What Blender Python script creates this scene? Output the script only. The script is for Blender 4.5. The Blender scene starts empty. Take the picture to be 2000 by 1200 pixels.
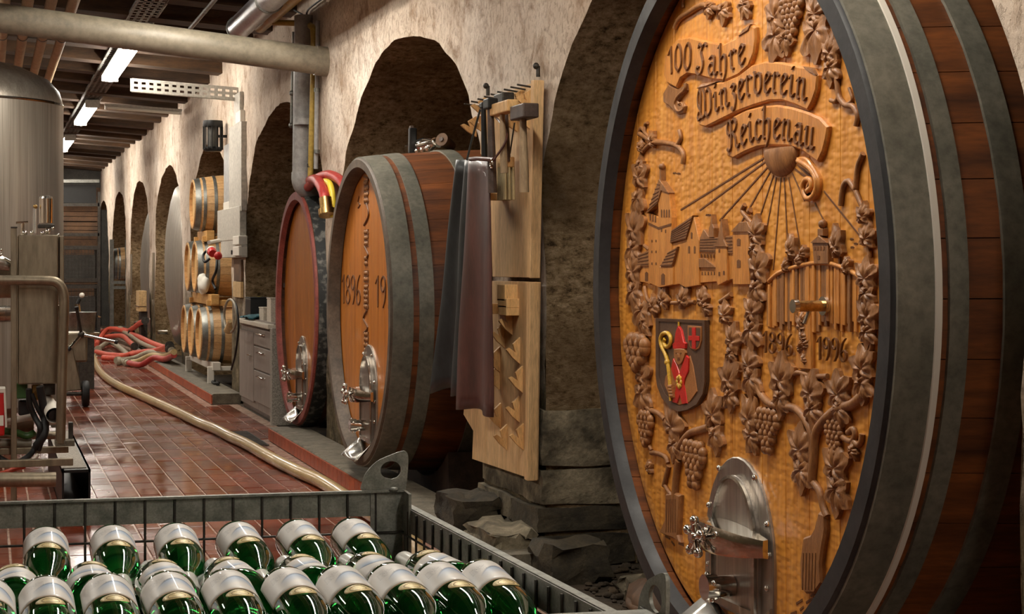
import bpy, math, random
import numpy as np
from mathutils import Vector, Matrix, noise

random.seed(7)
scene = bpy.context.scene
COL = scene.collection
PI = math.pi

# ------------------------------------------------------------------ camera, world, exposure
F, VPX, HY, H = 3300.0, -25.0, 516.0, 1.43      # focal length in px (2000 px frame), aisle vanishing point, eye height
ANG = math.atan((1000 - VPX) / F)
SA, CA = math.sin(ANG), math.cos(ANG)
cam_d = bpy.data.cameras.new('camera')
cam_d.lens = F / 2000 * 36
cam_d.sensor_width = 36
cam_d.shift_y = -(600 - HY) / 2000
cam_d.clip_end = 200
cam = bpy.data.objects.new('camera', cam_d)
cam.location = (0, 0, H)
cam.rotation_euler = (PI / 2, 0, -ANG)
COL.objects.link(cam)
scene.camera = cam

world = bpy.data.worlds.new('world')
world.use_nodes = True
world.node_tree.nodes['Background'].inputs[0].default_value = (0.9, 0.8, 0.66, 1)
world.node_tree.nodes['Background'].inputs[1].default_value = 0.0
scene.world = world
vs = scene.view_settings
vs.view_transform = 'Standard'
vs.look = 'None'
vs.gamma = 1
vs.use_curve_mapping = False
vs.exposure = 0.85
LAMP_STRENGTH = 30.0
LAMP_COLOR = (1.0, 0.93, 0.82)


def ray(px, py):
    u = (px - 1000) / F
    return (CA * u + SA, -SA * u + CA, (HY - py) / F)


def PX(px, py, X):
    r = ray(px, py); t = X / r[0]
    return Vector((X, r[1] * t, H + r[2] * t))


def PY(px, py, Y):
    r = ray(px, py); t = Y / r[1]
    return Vector((r[0] * t, Y, H + r[2] * t))


def PZ(px, py, z):
    r = ray(px, py); t = (z - H) / r[2]
    return Vector((r[0] * t, r[1] * t, z))


# ------------------------------------------------------------------ mesh helpers
WM = {}
I4 = Matrix.Identity(4)


class MB:
    def __init__(self):
        self.v = []; self.f = []; self.uv = {}

    def add(self, vs, fs):
        n = len(self.v)
        self.v += [tuple(p) for p in vs]
        self.f += [tuple(i + n for i in q) for q in fs]
        return self

    def box(self, c, s, rot=None):
        x, y, z = s[0] / 2, s[1] / 2, s[2] / 2
        P = [Vector(p) for p in ((-x, -y, -z), (x, -y, -z), (x, y, -z), (-x, y, -z), (-x, -y, z), (x, -y, z), (x, y, z), (-x, y, z))]
        if rot is not None:
            P = [rot @ p for p in P]
        c = Vector(c)
        return self.add([p + c for p in P], [(0, 3, 2, 1), (4, 5, 6, 7), (0, 1, 5, 4), (1, 2, 6, 5), (2, 3, 7, 6), (3, 0, 4, 7)])

    def bar(self, a, b, w, h, up=(0, 0, 1)):
        a, b = Vector(a), Vector(b)
        d = b - a; L = d.length; d.normalize()
        up = Vector(up)
        s = d.cross(up)
        if s.length < 1e-4:
            s = d.cross(Vector((1, 0, 0)))
        s.normalize(); t = s.cross(d)
        R = Matrix((d, s, t)).transposed()
        return self.box((a + b) / 2, (L, w, h), R)

    def tube(self, path, r, seg=10, caps=True, closed=False, sq=1.0):
        P = [Vector(p) for p in path]
        n = len(P)
        rr = r if isinstance(r, (list, tuple)) else [r] * n
        T = []
        for i in range(n):
            if closed:
                t = P[(i + 1) % n] - P[i - 1]
            else:
                t = P[min(i + 1, n - 1)] - P[max(i - 1, 0)]
            if t.length < 1e-9:
                t = Vector((0, 0, 1))
            T.append(t.normalized())
        up = Vector((0, 0, 1)) if abs(T[0].z) < .9 else Vector((1, 0, 0))
        N = (up - T[0] * up.dot(T[0])).normalized()
        V = []
        for i in range(n):
            N = N - T[i] * N.dot(T[i])
            if N.length < 1e-6:
                N = T[i].orthogonal()
            N.normalize()
            B = T[i].cross(N)
            for k in range(seg):
                a = 2 * PI * k / seg
                V.append(P[i] + (N * math.cos(a) * sq + B * math.sin(a)) * rr[i])
        Fs = []
        m = n if closed else n - 1
        for i in range(m):
            j = (i + 1) % n
            for k in range(seg):
                l = (k + 1) % seg
                Fs.append((i * seg + k, i * seg + l, j * seg + l, j * seg + k))
        if caps and not closed:
            Fs.append(tuple(reversed(range(seg))))
            Fs.append(tuple(range((n - 1) * seg, n * seg)))
        return self.add(V, Fs)

    def lathe(self, prof, o=(0, 0, 0), axis='Z', seg=32, closed=False, sz=1.0):
        """prof: list of (radius, height); closed joins last to first; sz stretches world z for axis X"""
        o = Vector(o); V = []; Fs = []
        n = len(prof)
        for (r, h) in prof:
            for k in range(seg):
                a = 2 * PI * k / seg
                c, s = math.cos(a) * r, math.sin(a) * r
                if axis == 'Z':
                    V.append(o + Vector((c, s, h)))
                elif axis == 'X':
                    V.append(o + Vector((h, c, s * sz)))
                else:
                    V.append(o + Vector((c, h, s)))
        m = n if closed else n - 1
        for i in range(m):
            j = (i + 1) % n
            for k in range(seg):
                l = (k + 1) % seg
                Fs.append((i * seg + k, i * seg + l, j * seg + l, j * seg + k))
        if not closed:
            if prof[0][0] > 1e-6:
                Fs.append(tuple(reversed(range(seg))))
            if prof[-1][0] > 1e-6:
                Fs.append(tuple(range((n - 1) * seg, n * seg)))
        return self.add(V, Fs)

    def prism(self, lo, hi):
        """two matching loops of 3d points"""
        n = len(lo)
        Fs = [tuple(reversed(range(n))), tuple(range(n, 2 * n))]
        for i in range(n):
            j = (i + 1) % n
            Fs.append((i, j, n + j, n + i))
        return self.add(list(lo) + list(hi), Fs)

    def ring(self, o_lo, i_lo, o_hi, i_hi):
        n = len(o_lo)
        Fs = []
        for i in range(n):
            j = (i + 1) % n
            Fs += [(i, n + i, n + j, j), (2 * n + i, 2 * n + j, 3 * n + j, 3 * n + i), (i, j, 2 * n + j, 2 * n + i), (n + i, 3 * n + i, 3 * n + j, n + j)]
        return self.add(list(o_lo) + list(i_lo) + list(o_hi) + list(i_hi), Fs)

    def ball(self, c, r, seg=8, rings=6, sc=(1, 1, 1)):
        c = Vector(c)
        V = [c + Vector((0, 0, r * sc[2]))]
        for i in range(1, rings):
            t = PI * i / rings
            for k in range(seg):
                a = 2 * PI * k / seg
                V.append(c + Vector((r * sc[0] * math.sin(t) * math.cos(a), r * sc[1] * math.sin(t) * math.sin(a), r * sc[2] * math.cos(t))))
        V.append(c - Vector((0, 0, r * sc[2])))
        Fs = []
        for k in range(seg):
            l = (k + 1) % seg
            Fs.append((0, 1 + k, 1 + l))
            e = 1 + (rings - 2) * seg
            Fs.append((len(V) - 1, e + l, e + k))
            for i in range(rings - 2):
                a = 1 + i * seg
                Fs.append((a + k, a + seg + k, a + seg + l, a + l))
        return self.add(V, Fs)

    def grid(self, fn, nu, nv):
        V = [fn(i / (nu - 1), j / (nv - 1)) for i in range(nu) for j in range(nv)]
        Fs = []
        for i in range(nu - 1):
            for j in range(nv - 1):
                a = i * nv + j
                Fs.append((a, a + nv, a + nv + 1, a + 1))
        return self.add(V, Fs)

    def mesh(self, name, mat, ang=52, flat=False):
        me = bpy.data.meshes.new(name)
        me.from_pydata(self.v, [], self.f)
        me.validate()
        if mat is not None:
            me.materials.append(mat)
        if not flat:
            me.shade_smooth()
            me.set_sharp_from_angle(angle=math.radians(ang))
        import bmesh
        bm = bmesh.new(); bm.from_mesh(me)
        bmesh.ops.recalc_face_normals(bm, faces=bm.faces)
        bm.to_mesh(me); bm.free()
        return me

    def build(self, name, mat, parent=None, local=False, ang=52, flat=False, bevel=0, solid=0, kind=None):
        return link(name, self.mesh(name, mat, ang, flat), parent, local, bevel, solid, kind)


def link(name, me, parent=None, local=False, bevel=0, solid=0, kind=None):
    o = bpy.data.objects.new(name, me)
    COL.objects.link(o)
    if parent is not None:
        o.parent = parent
        if not local:
            o.matrix_parent_inverse = WM[parent.name].inverted()
    WM[o.name] = I4.copy() if (parent is None or not local) else WM[parent.name].copy()
    if solid:
        m = o.modifiers.new('solid', 'SOLIDIFY'); m.thickness = solid; m.offset = 0
    if bevel:
        m = o.modifiers.new('bevel', 'BEVEL'); m.width = bevel; m.segments = 2; m.limit_method = 'ANGLE'; m.angle_limit = math.radians(40)
    if kind:
        o['kind'] = kind
    return o


def thing(name, label, cat, loc=(0, 0, 0), rotz=0.0, group=None, rot=None):
    o = bpy.data.objects.new(name, None)
    o.empty_display_size = .1
    COL.objects.link(o)
    o.location = loc
    o.rotation_euler = rot if rot is not None else (0, 0, rotz)
    o['label'] = label; o['category'] = cat
    if group:
        o['group'] = group
    from mathutils import Euler
    WM[o.name] = Matrix.Translation(Vector(loc)) @ Euler(o.rotation_euler).to_matrix().to_4x4()
    return o


def tag(o, label, cat, group=None):
    o['label'] = label; o['category'] = cat
    if group:
        o['group'] = group
    return o


def struct(o, label=None):
    o['kind'] = 'structure'
    if label:
        o['label'] = label
    return o


def dup(root, loc, rot=None, label=None):
    r = root.copy(); COL.objects.link(r); r.location = loc
    if rot is not None:
        r.rotation_euler = rot
    if label:
        r['label'] = label
    for ch in list(root.children):
        c = ch.copy(); COL.objects.link(c); c.parent = r
        for g in list(ch.children):
            d = g.copy(); COL.objects.link(d); d.parent = c
    return r


def smooth_path(pts, n=6):
    """Catmull-Rom through the points"""
    P = [Vector(p) for p in pts]
    out = []
    for i in range(len(P) - 1):
        p0 = P[max(i - 1, 0)]; p1 = P[i]; p2 = P[i + 1]; p3 = P[min(i + 2, len(P) - 1)]
        for k in range(n):
            t = k / n
            out.append(0.5 * ((2 * p1) + (p2 - p0) * t + (2 * p0 - 5 * p1 + 4 * p2 - p3) * t * t + (3 * p1 - p0 - 3 * p2 + p3) * t ** 3))
    out.append(P[-1])
    return out


# ------------------------------------------------------------------ materials
MATS = {}


def lin(c):
    """sRGB 0-255 -> linear"""
    return tuple(((x / 255) / 12.92 if x / 255 <= .04045 else ((x / 255 + .055) / 1.055) ** 2.4) for x in c)


class NT:
    def __init__(self, name):
        self.m = bpy.data.materials.new(name)
        self.m.use_nodes = True
        self.t = self.m.node_tree
        self.b = self.t.nodes['Principled BSDF']

    def n(self, typ, **kw):
        nd = self.t.nodes.new(typ)
        for k, v in kw.items():
            if k.startswith('i_'):
                key = k[2:]
                nd.inputs[int(key) if key.isdigit() else key].default_value = v
            else:
                setattr(nd, k, v)
        return nd

    def l(self, a, b):
        self.t.links.new(a, b)

    def coord(self, kind='pos', scale=(1, 1, 1), loc=(0, 0, 0), rot=(0, 0, 0)):
        if kind == 'pos':
            s = self.n('ShaderNodeNewGeometry').outputs['Position']
        else:
            s = self.n('ShaderNodeTexCoord').outputs[{'obj': 'Object', 'gen': 'Generated', 'uv': 'UV'}[kind]]
        mp = self.n('ShaderNodeMapping')
        mp.inputs['Scale'].default_value = scale
        mp.inputs['Location'].default_value = loc
        mp.inputs['Rotation'].default_value = rot
        self.l(s, mp.inputs['Vector'])
        return mp.outputs[0]

    def noise(self, vec, scale=5, detail=4, rough=.55, dist=0):
        nd = self.n('ShaderNodeTexNoise')
        nd.inputs['Scale'].default_value = scale; nd.inputs['Detail'].default_value = detail
        nd.inputs['Roughness'].default_value = rough; nd.inputs['Distortion'].default_value = dist
        self.l(vec, nd.inputs['Vector'])
        return nd.outputs['Fac']

    def ramp(self, fac, stops, interp='LINEAR'):
        nd = self.n('ShaderNodeValToRGB')
        cr = nd.color_ramp; cr.interpolation = interp
        while len(cr.elements) < len(stops):
            cr.elements.new(.5)
        for e, (p, c) in zip(cr.elements, stops):
            e.position = p
            e.color = (c[0], c[1], c[2], 1) if isinstance(c, (tuple, list)) else (c, c, c, 1)
        self.l(fac, nd.inputs[0])
        return nd.outputs[0]

    def mix(self, fac, a, b, mode='MIX'):
        nd = self.n('ShaderNodeMix', data_type='RGBA', blend_type=mode)
        for s, i in ((fac, 0), (a, 6), (b, 7)):
            if hasattr(s, 'links'):
                self.l(s, nd.inputs[i])
            else:
                nd.inputs[i].default_value = s if i == 0 else (s[0], s[1], s[2], 1)
        return nd.outputs[2]

    def math(self, op, a, b=0.0, c=0.0, clamp=False):
        nd = self.n('ShaderNodeMath', operation=op, use_clamp=clamp)
        for s, i in ((a, 0), (b, 1), (c, 2)):
            if hasattr(s, 'links'):
                self.l(s, nd.inputs[i])
            else:
                nd.inputs[i].default_value = s
        return nd.outputs[0]

    def bump(self, h, strength=.3, dist=.01):
        nd = self.n('ShaderNodeBump')
        nd.inputs['Strength'].default_value = strength; nd.inputs['Distance'].default_value = dist
        self.l(h, nd.inputs['Height'])
        self.l(nd.outputs[0], self.b.inputs['Normal'])
        return nd

    def set(self, **kw):
        for k, v in kw.items():
            key = {'color': 'Base Color', 'rough': 'Roughness', 'metal': 'Metallic', 'coat': 'Coat Weight', 'trans': 'Transmission Weight', 'ior': 'IOR', 'spec': 'Specular IOR Level', 'emit': 'Emission Color', 'emits': 'Emission Strength', 'coatr': 'Coat Roughness', 'sheen': 'Sheen Weight'}[k]
            s = self.b.inputs[key]
            if hasattr(v, 'links'):
                self.l(v, s)
            elif isinstance(v, (tuple, list)):
                s.default_value = (v[0], v[1], v[2], 1)
            else:
                s.default_value = v
        return self


def simple(name, c1, c2=None, rough=.5, metal=0.0, scale=8, stretch=(1, 1, 1), bump=.0, bscale=None, rnd=0.0, coat=0.0, spec=.5, bdist=.005, lo=.3, hi=.7, rvar=.0, kind='pos', detail=5):
    """two-tone noise material; colours are sRGB 0-255"""
    N = NT(name)
    vec = N.coord(kind, stretch)
    f = N.noise(vec, scale, detail)
    a = lin(c1); b = lin(c2 if c2 else c1)
    col = N.ramp(f, [(lo, a), (hi, b)])
    if c2:
        col = N.mix(1.0, col, N.ramp(N.noise(vec, scale * 7, 5, .65), [(.32, .70), (.62, 1.08)]), 'MULTIPLY')
    if rnd:
        oi = N.n('ShaderNodeObjectInfo')
        val = N.math('MULTIPLY_ADD', oi.outputs['Random'], 2 * rnd, 1 - rnd)
        hs = N.n('ShaderNodeHueSaturation')
        N.l(val, hs.inputs['Value']); N.l(col, hs.inputs['Color'])
        col = hs.outputs[0]
    N.set(color=col, metal=metal, coat=coat, spec=spec)
    if rvar:
        g = N.noise(vec, scale * .7, 3)
        N.set(rough=N.ramp(g, [(.3, max(.02, rough - rvar)), (.7, min(1, rough + rvar))]))
    else:
        N.set(rough=rough)
    if bump:
        N.bump(N.noise(vec, bscale or scale * 3, 6, .6), bump, bdist)
    MATS[name] = N.m
    return N.m


def make_materials():
    S = simple
    # galvanised / steels
    S('galv', (118, 118, 112), (150, 150, 144), .45, .85, 14, bump=.08, rvar=.1)
    S('galv_hoop', (98, 98, 88), (134, 130, 116), .5, .25, 5, bump=.12, rvar=.1)
    S('galv_rail', (112, 114, 106), (156, 156, 146), .48, .35, 40, bump=.1, rvar=.1)
    S('steel', (176, 170, 162), (190, 186, 178), .25, 1.0, 6, (1, 1, .1), rvar=.06)
    S('steel_brushed', (164, 156, 146), (190, 182, 172), .40, 1.0, 16, (1, 1, .03), rvar=.06)
    S('tank_steel', (150, 142, 130), (176, 168, 156), .38, .6, 5, (6, 6, .05), rvar=.06)
    S('steel_dull', (140, 128, 108), (160, 148, 128), .45, .85, 4, (1, 1, .2), rvar=.08)
    S('chrome', (215, 212, 205), None, .1, 1.0)
    S('brass', (190, 150, 90), (208, 172, 112), .3, 1.0, 20)
    S('black_metal', (16, 16, 16), (28, 27, 26), .45, .3, 10)
    S('iron', (58, 54, 50), (84, 80, 74), .5, .7, 30, bump=.1)
    S('chime_black', (22, 22, 24), (44, 42, 42), .55, 0, 9, bump=.15, rvar=.12)
    S('chime_grey', (70, 59, 48), (106, 90, 74), .6, 0, 8, bump=.15)
    S('chime_red', (120, 52, 44), (158, 78, 66), .6, 0, 10, bump=.15)
    S('peeling', (40, 42, 42), (120, 118, 112), .6, 0.1, 16, bump=.3, lo=.5, hi=.66)
    # woods
    S('stave', (72, 38, 16), (140, 78, 32), .55, 0, 3.5, (.35, 3, 3), bump=.12, rnd=.14, bscale=22)
    S('stave_dark', (60, 34, 18), (112, 62, 26), .55, 0, 3.5, (.35, 3, 3), bump=.12, rnd=.16, bscale=22)
    S('plank_gold', (196, 124, 42), (222, 152, 62), .36, 0, 7, (3, 3, .22), bump=.1, rnd=.05, coat=.25, bscale=30)
    S('plank_amber', (176, 100, 28), (206, 128, 46), .36, 0, 6, (3, 3, .2), bump=.08, rnd=.07, coat=.3)
    S('carve', (128, 82, 42), (168, 114, 64), .48, 0, 14, (1, 2, .5), bump=.35, coat=.1, bscale=70, bdist=.006)
    S('carve_light', (190, 120, 50), (220, 150, 72), .42, 0, 10, (1, 3, .35), bump=.3, coat=.15, bscale=60, bdist=.006)
    S('carve_groove', (104, 62, 28), (120, 74, 34), .5, 0, 30)
    S('letter', (104, 62, 30), (136, 88, 48), .3, 0, 40, bump=.1, coat=.35)
    S('shield_brown', (82, 56, 38), (96, 68, 46), .5, 0, 30, bump=.15)
    S('red_paint', (196, 32, 26), (212, 44, 34), .35, 0, 20, coat=.2)
    S('yellow_paint', (206, 156, 44), (222, 178, 64), .35, 0, 20, coat=.2)
    S('flesh_wood', (156, 98, 48), (172, 112, 60), .45, 0, 30)
    S('board', (206, 164, 112), (226, 188, 138), .6, 0, 6, (3, 3, .35), bump=.08, bscale=40)
    S('pine', (212, 162, 100), (232, 190, 130), .55, 0, 9, (3, 3, .5), bump=.06)
    S('pine_yellow', (196, 142, 74), (220, 172, 104), .55, 0, 9, (.6, .6, 3), bump=.06)
    S('handle_wood', (140, 116, 86), (176, 150, 116), .55, 0, 14, (3, 3, .4), bump=.08)
    S('dark_wood', (58, 44, 38), (88, 70, 60), .5, 0, 14, bump=.1)
    S('beam', (44, 30, 17), (88, 60, 35), .8, 0, 4, (.5, 3, 3), bump=.35, rnd=.15, bscale=18)
    S('ceil_board', (26, 22, 18), (48, 40, 30), .9, 0, 6, bump=.2, rnd=.2)
    S('oak', (196, 150, 96), (216, 174, 122), .5, 0, 8, (.5, 3, 3), bump=.06, rnd=.06)
    S('oak_head', (226, 180, 112), (240, 202, 142), .5, 0, 8, (3, 3, .4), bump=.05)
    S('old_wood', (70, 48, 30), (110, 78, 50), .7, 0, 6, bump=.2)
    # plastics, rubber, cloth
    S('pvc_beige', (128, 119, 102), (146, 136, 118), .45, 0, 2.5, rvar=.05)
    S('pvc_grey', (146, 144, 142), (164, 162, 158), .4, 0, 3)
    S('pipe_silver', (182, 182, 186), (204, 204, 208), .32, .75, 8)
    S('pipe_tan', (170, 142, 106), (196, 168, 132), .55, 0, 6, bump=.05)
    S('pipe_yellow', (170, 140, 64), (190, 162, 84), .4, 0.1, 5)
    S('grey_plastic', (178, 172, 160), (190, 184, 172), .5, 0, 4)
    S('light_plastic', (214, 208, 196), None, .45)
    S('black_plastic', (20, 20, 20), (30, 30, 30), .4, 0, 10)
    S('red_plastic', (190, 30, 30), None, .35)
    S('red_hose', (190, 70, 52), (214, 96, 72), .45, 0, 12)
    S('dark_red_hose', (150, 34, 34), (190, 66, 56), .45, 0, 12)
    S('beige_hose', (178, 148, 96), (200, 172, 122), .35, 0, 10, coat=.3)
    S('grey_hose', (150, 140, 118), (172, 160, 138), .5, 0, 10)
    S('yellow_hose', (222, 196, 60), None, .4)
    S('rubber', (14, 14, 14), (22, 22, 22), .6, 0, 10)
    S('leather', (64, 34, 28), (92, 52, 44), .45, 0, 7, (1, 1, .4), bump=.15, coat=.1)
    S('oilcloth', (24, 28, 30), (52, 60, 62), .38, 0, 5, (1, 1, .5), bump=.1)
    S('bristle', (196, 176, 130), (214, 196, 150), .8, 0, 60, (1, 1, .1), bump=.3)
    S('green_paint', (58, 92, 44), None, .4)
    S('cabinet', (128, 116, 108), (146, 134, 124), .55, 0, 6, (4, 4, .4), bump=.05)
    S('counter', (196, 184, 166), (208, 198, 182), .5, 0, 12)
    S('cardboard', (196, 162, 112), (210, 178, 128), .8, 0, 5)
    S('paper_white', (226, 222, 210), None, .6)
    S('fabric_teal', (22, 74, 84), (40, 100, 110), .8, 0, 10)
    S('tank_dark', (60, 58, 54), (80, 78, 72), .5, .3, 5)
    # masonry
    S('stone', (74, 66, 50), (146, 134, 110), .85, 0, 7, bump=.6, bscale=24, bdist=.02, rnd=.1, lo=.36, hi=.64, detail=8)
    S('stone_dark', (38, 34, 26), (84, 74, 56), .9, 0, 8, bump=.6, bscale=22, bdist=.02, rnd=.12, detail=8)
    S('concrete', (86, 79, 66), (126, 117, 100), .8, 0, 14, bump=.3, detail=8)
    S('terrazzo', (110, 104, 94), (176, 168, 156), .7, 0, 120, bump=.2, detail=2)
    S('earth', (40, 32, 22), (76, 62, 44), .95, 0, 6, bump=.7, bdist=.02, detail=8)
    S('grout', (150, 116, 98), (196, 170, 152), .25, 0, 14, bump=.1)
    # tiles, wet
    N = NT('tile')
    v = N.coord('pos')
    col = N.ramp(N.noise(v, 2.2, 6, .6), [(.25, lin((70, 32, 20))), (.5, lin((110, 50, 31))), (.75, lin((150, 72, 44)))])
    oi = N.n('ShaderNodeObjectInfo')
    hs = N.n('ShaderNodeHueSaturation'); N.l(col, hs.inputs['Color'])
    N.l(N.math('MULTIPLY_ADD', oi.outputs['Random'], .4, .8), hs.inputs['Value'])
    N.set(color=hs.outputs[0], rough=N.ramp(N.noise(v, 1.3, 4), [(.35, .08), (.68, .36)]))
    N.bump(N.noise(v, 26, 4), .12, .004)
    MATS['tile'] = N.m
    # dry red tile (raised kerb face, dry floor by the cabinet)
    S('tile_dry', (150, 64, 34), (186, 90, 52), .5, 0, 3, bump=.1, rnd=.08)
    # plastered wall
    N = NT('plaster')
    v = N.coord('pos')
    vst = N.coord('pos', (1, 1, .8))
    base = N.ramp(N.noise(v, 1.1, 7, .6), [(.3, lin((188, 168, 148))), (.52, lin((216, 200, 182))), (.72, lin((232, 220, 206)))])
    sp = N.ramp(N.noise(v, 4.2, 12, .74, .4), [(.50, 0), (.66, 1)])
    fine = N.ramp(N.noise(vst, 34, 6, .7), [(.52, 0), (.66, 1)])
    spf = N.math('MULTIPLY', N.math('MAXIMUM', sp, N.math('MULTIPLY', fine, .4)), .75)
    c1 = N.mix(spf, base, lin((132, 98, 66)))
    pit = N.ramp(N.noise(v, 26, 5, .65), [(.63, 0), (.69, 1)])
    c1 = N.mix(N.math('MULTIPLY', pit, .55), c1, lin((78, 56, 38)))
    # mould creeping up from the damp foot of the wall, a ragged edge of its own
    sx = N.n('ShaderNodeSeparateXYZ'); N.l(N.n('ShaderNodeNewGeometry').outputs['Position'], sx.inputs[0])
    edge = N.math('ADD', sx.outputs[2], N.math('MULTIPLY', N.math('SUBTRACT', N.noise(v, 2.2, 8, .7), .5), 2.2))
    dmp = N.math('SUBTRACT', 1.0, N.math('DIVIDE', N.math('SUBTRACT', edge, .75), .75), clamp=True)
    mould = N.ramp(N.noise(v, 9, 9, .7), [(.34, lin((44, 40, 30))), (.55, lin((104, 92, 70))), (.7, lin((150, 134, 108)))])
    c1 = N.mix(dmp, c1, mould)
    soot = N.ramp(N.noise(N.coord('pos', (.5, .5, .28), (3, 1, 0)), 1.5, 5, .6), [(.55, 0), (.72, 1)])
    c1 = N.mix(N.math('MULTIPLY', soot, .5), c1, lin((120, 92, 68)))
    N.set(color=c1, rough=.9, spec=.2)
    hb = N.math('ADD', N.noise(v, 7, 9, .65), N.math('MULTIPLY', fine, -.25))
    N.bump(hb, .7, .03)
    MATS['plaster'] = N.m
    # vault: rough brown rubble plaster
    N = NT('vault')
    v = N.coord('pos', (1, 1, 1.6))
    n1 = N.noise(v, 17, 12, .78)
    n2 = N.noise(v, 1.4, 5)
    col = N.ramp(n1, [(.36, lin((82, 66, 46))), (.48, lin((178, 150, 112))), (.64, lin((228, 202, 164)))])
    col = N.mix(N.ramp(n2, [(.42, 0), (.66, .7)]), col, lin((118, 92, 62)))
    N.set(color=col, rough=.95, spec=.1)
    N.bump(n1, 1.0, .06)
    MATS['vault'] = N.m
    # carved, tooled background of the large head
    N = NT('tooled')
    v = N.coord('pos', (1, 1, .8))
    gr = N.noise(N.coord('pos', (3, 4, .2)), 9, 8, .65)
    col = N.ramp(gr, [(.3, lin((186, 114, 36))), (.55, lin((216, 146, 58))), (.72, lin((230, 166, 80)))])
    oi = N.n('ShaderNodeObjectInfo')
    hs = N.n('ShaderNodeHueSaturation'); N.l(col, hs.inputs['Color'])
    N.l(N.math('MULTIPLY_ADD', oi.outputs['Random'], .12, .94), hs.inputs['Value'])
    N.set(color=hs.outputs[0], rough=.34, coat=.3, coatr=.25)
    vo = N.n('ShaderNodeTexVoronoi', feature='SMOOTH_F1')
    vo.inputs['Scale'].default_value = 46
    N.l(N.coord('pos', (1, .7, 1.3)), vo.inputs['Vector'])
    N.bump(vo.outputs['Distance'], .3, .012)
    MATS['tooled'] = N.m
    # bottle glass
    N = NT('bottle_glass')
    N.set(color=(.012, .20, .03), rough=.02, trans=.92, ior=1.5, spec=.5, coat=.3)
    MATS['bottle_glass'] = N.m
    S('capsule', (232, 230, 222), None, .3, 0, coat=.3)
    S('gold_label', (224, 200, 138), (236, 216, 160), .4, 0.2, 60)
    # clear sight glass
    N = NT('sight_glass')
    N.set(color=(.9, .92, .9), rough=.03, trans=.85, ior=1.3)
    MATS['sight_glass'] = N.m
    # wine label: white paper, pale blue lake wave, dark script line
    N = NT('wine_label')
    uv = N.coord('uv')
    sx = N.n('ShaderNodeSeparateXYZ'); N.l(uv, sx.inputs[0])
    U, V = sx.outputs[0], sx.outputs[1]
    curve = N.math('SUBTRACT', .62, N.math('MULTIPLY', .30, N.math('SINE', N.math('MULTIPLY_ADD', U, 5.2, -1.55))))
    d = N.math('SUBTRACT', V, curve)
    line = N.math('SUBTRACT', 1.0, N.math('DIVIDE', N.math('ABSOLUTE', d), .05), clamp=True)
    inr = N.math('MULTIPLY', N.math('DIVIDE', N.math('SUBTRACT', U, .28), .2, clamp=True), N.math('DIVIDE', N.math('SUBTRACT', .92, U), .1, clamp=True))
    wash = N.math('MULTIPLY', N.math('MULTIPLY', N.math('GREATER_THAN', d, 0.0), N.math('SUBTRACT', 1.0, N.math('DIVIDE', d, .34), clamp=True)), inr)
    c = N.mix(N.math('MULTIPLY', wash, .9), lin((232, 228, 222)), lin((128, 166, 204)))
    c = N.mix(N.math('MULTIPLY', N.math('MULTIPLY', line, inr), .85), c, lin((70, 92, 128)))
    wv = N.n('ShaderNodeTexNoise'); wv.inputs['Scale'].default_value = 30; N.l(uv, wv.inputs['Vector'])
    scr = N.math('SUBTRACT', 1.0, N.math('DIVIDE', N.math('ABSOLUTE', N.math('SUBTRACT', wv.outputs['Fac'], .5)), .035), clamp=True)
    box = N.math('MULTIPLY', N.math('MULTIPLY', N.math('GREATER_THAN', U, .2), N.math('LESS_THAN', U, .44)), N.math('MULTIPLY', N.math('GREATER_THAN', V, .22), N.math('LESS_THAN', V, .46)))
    c = N.mix(N.math('MULTIPLY', N.math('MULTIPLY', scr, box), .6), c, lin((70, 70, 76)))
    gold = N.math('GREATER_THAN', V, .955)
    c = N.mix(N.math('MULTIPLY', gold, .6), c, lin((190, 150, 90)))
    N.set(color=c, rough=.45, coat=.15)
    MATS['wine_label'] = N.m
    # lamps
    N = NT('lamp_glow')
    N.set(color=(1, 1, 1), emit=LAMP_COLOR, emits=LAMP_STRENGTH)
    MATS['lamp_glow'] = N.m


make_materials()
G = MATS

# ================================================================== THE SETTING
XW = 2.5                       # plane of the arcade wall
ARCH = [(5.61, 1.93), (10.43, 1.92), (15.0, 2.15), (20.03, 1.92), (24.83, 1.92), (29.63, 1.92), (34.43, 1.92), (39.2, 1.92)]
ZSP, RISE, ZTOP = H + .23, 1.2, 3.95


def wob(p):
    p = Vector(p)
    n = noise.noise_vector(p * 1.1) * .022 + noise.noise_vector(p * 5.5) * .013
    return p + Vector((n.x, n.y, n.z if p.z > .05 else 0))


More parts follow.
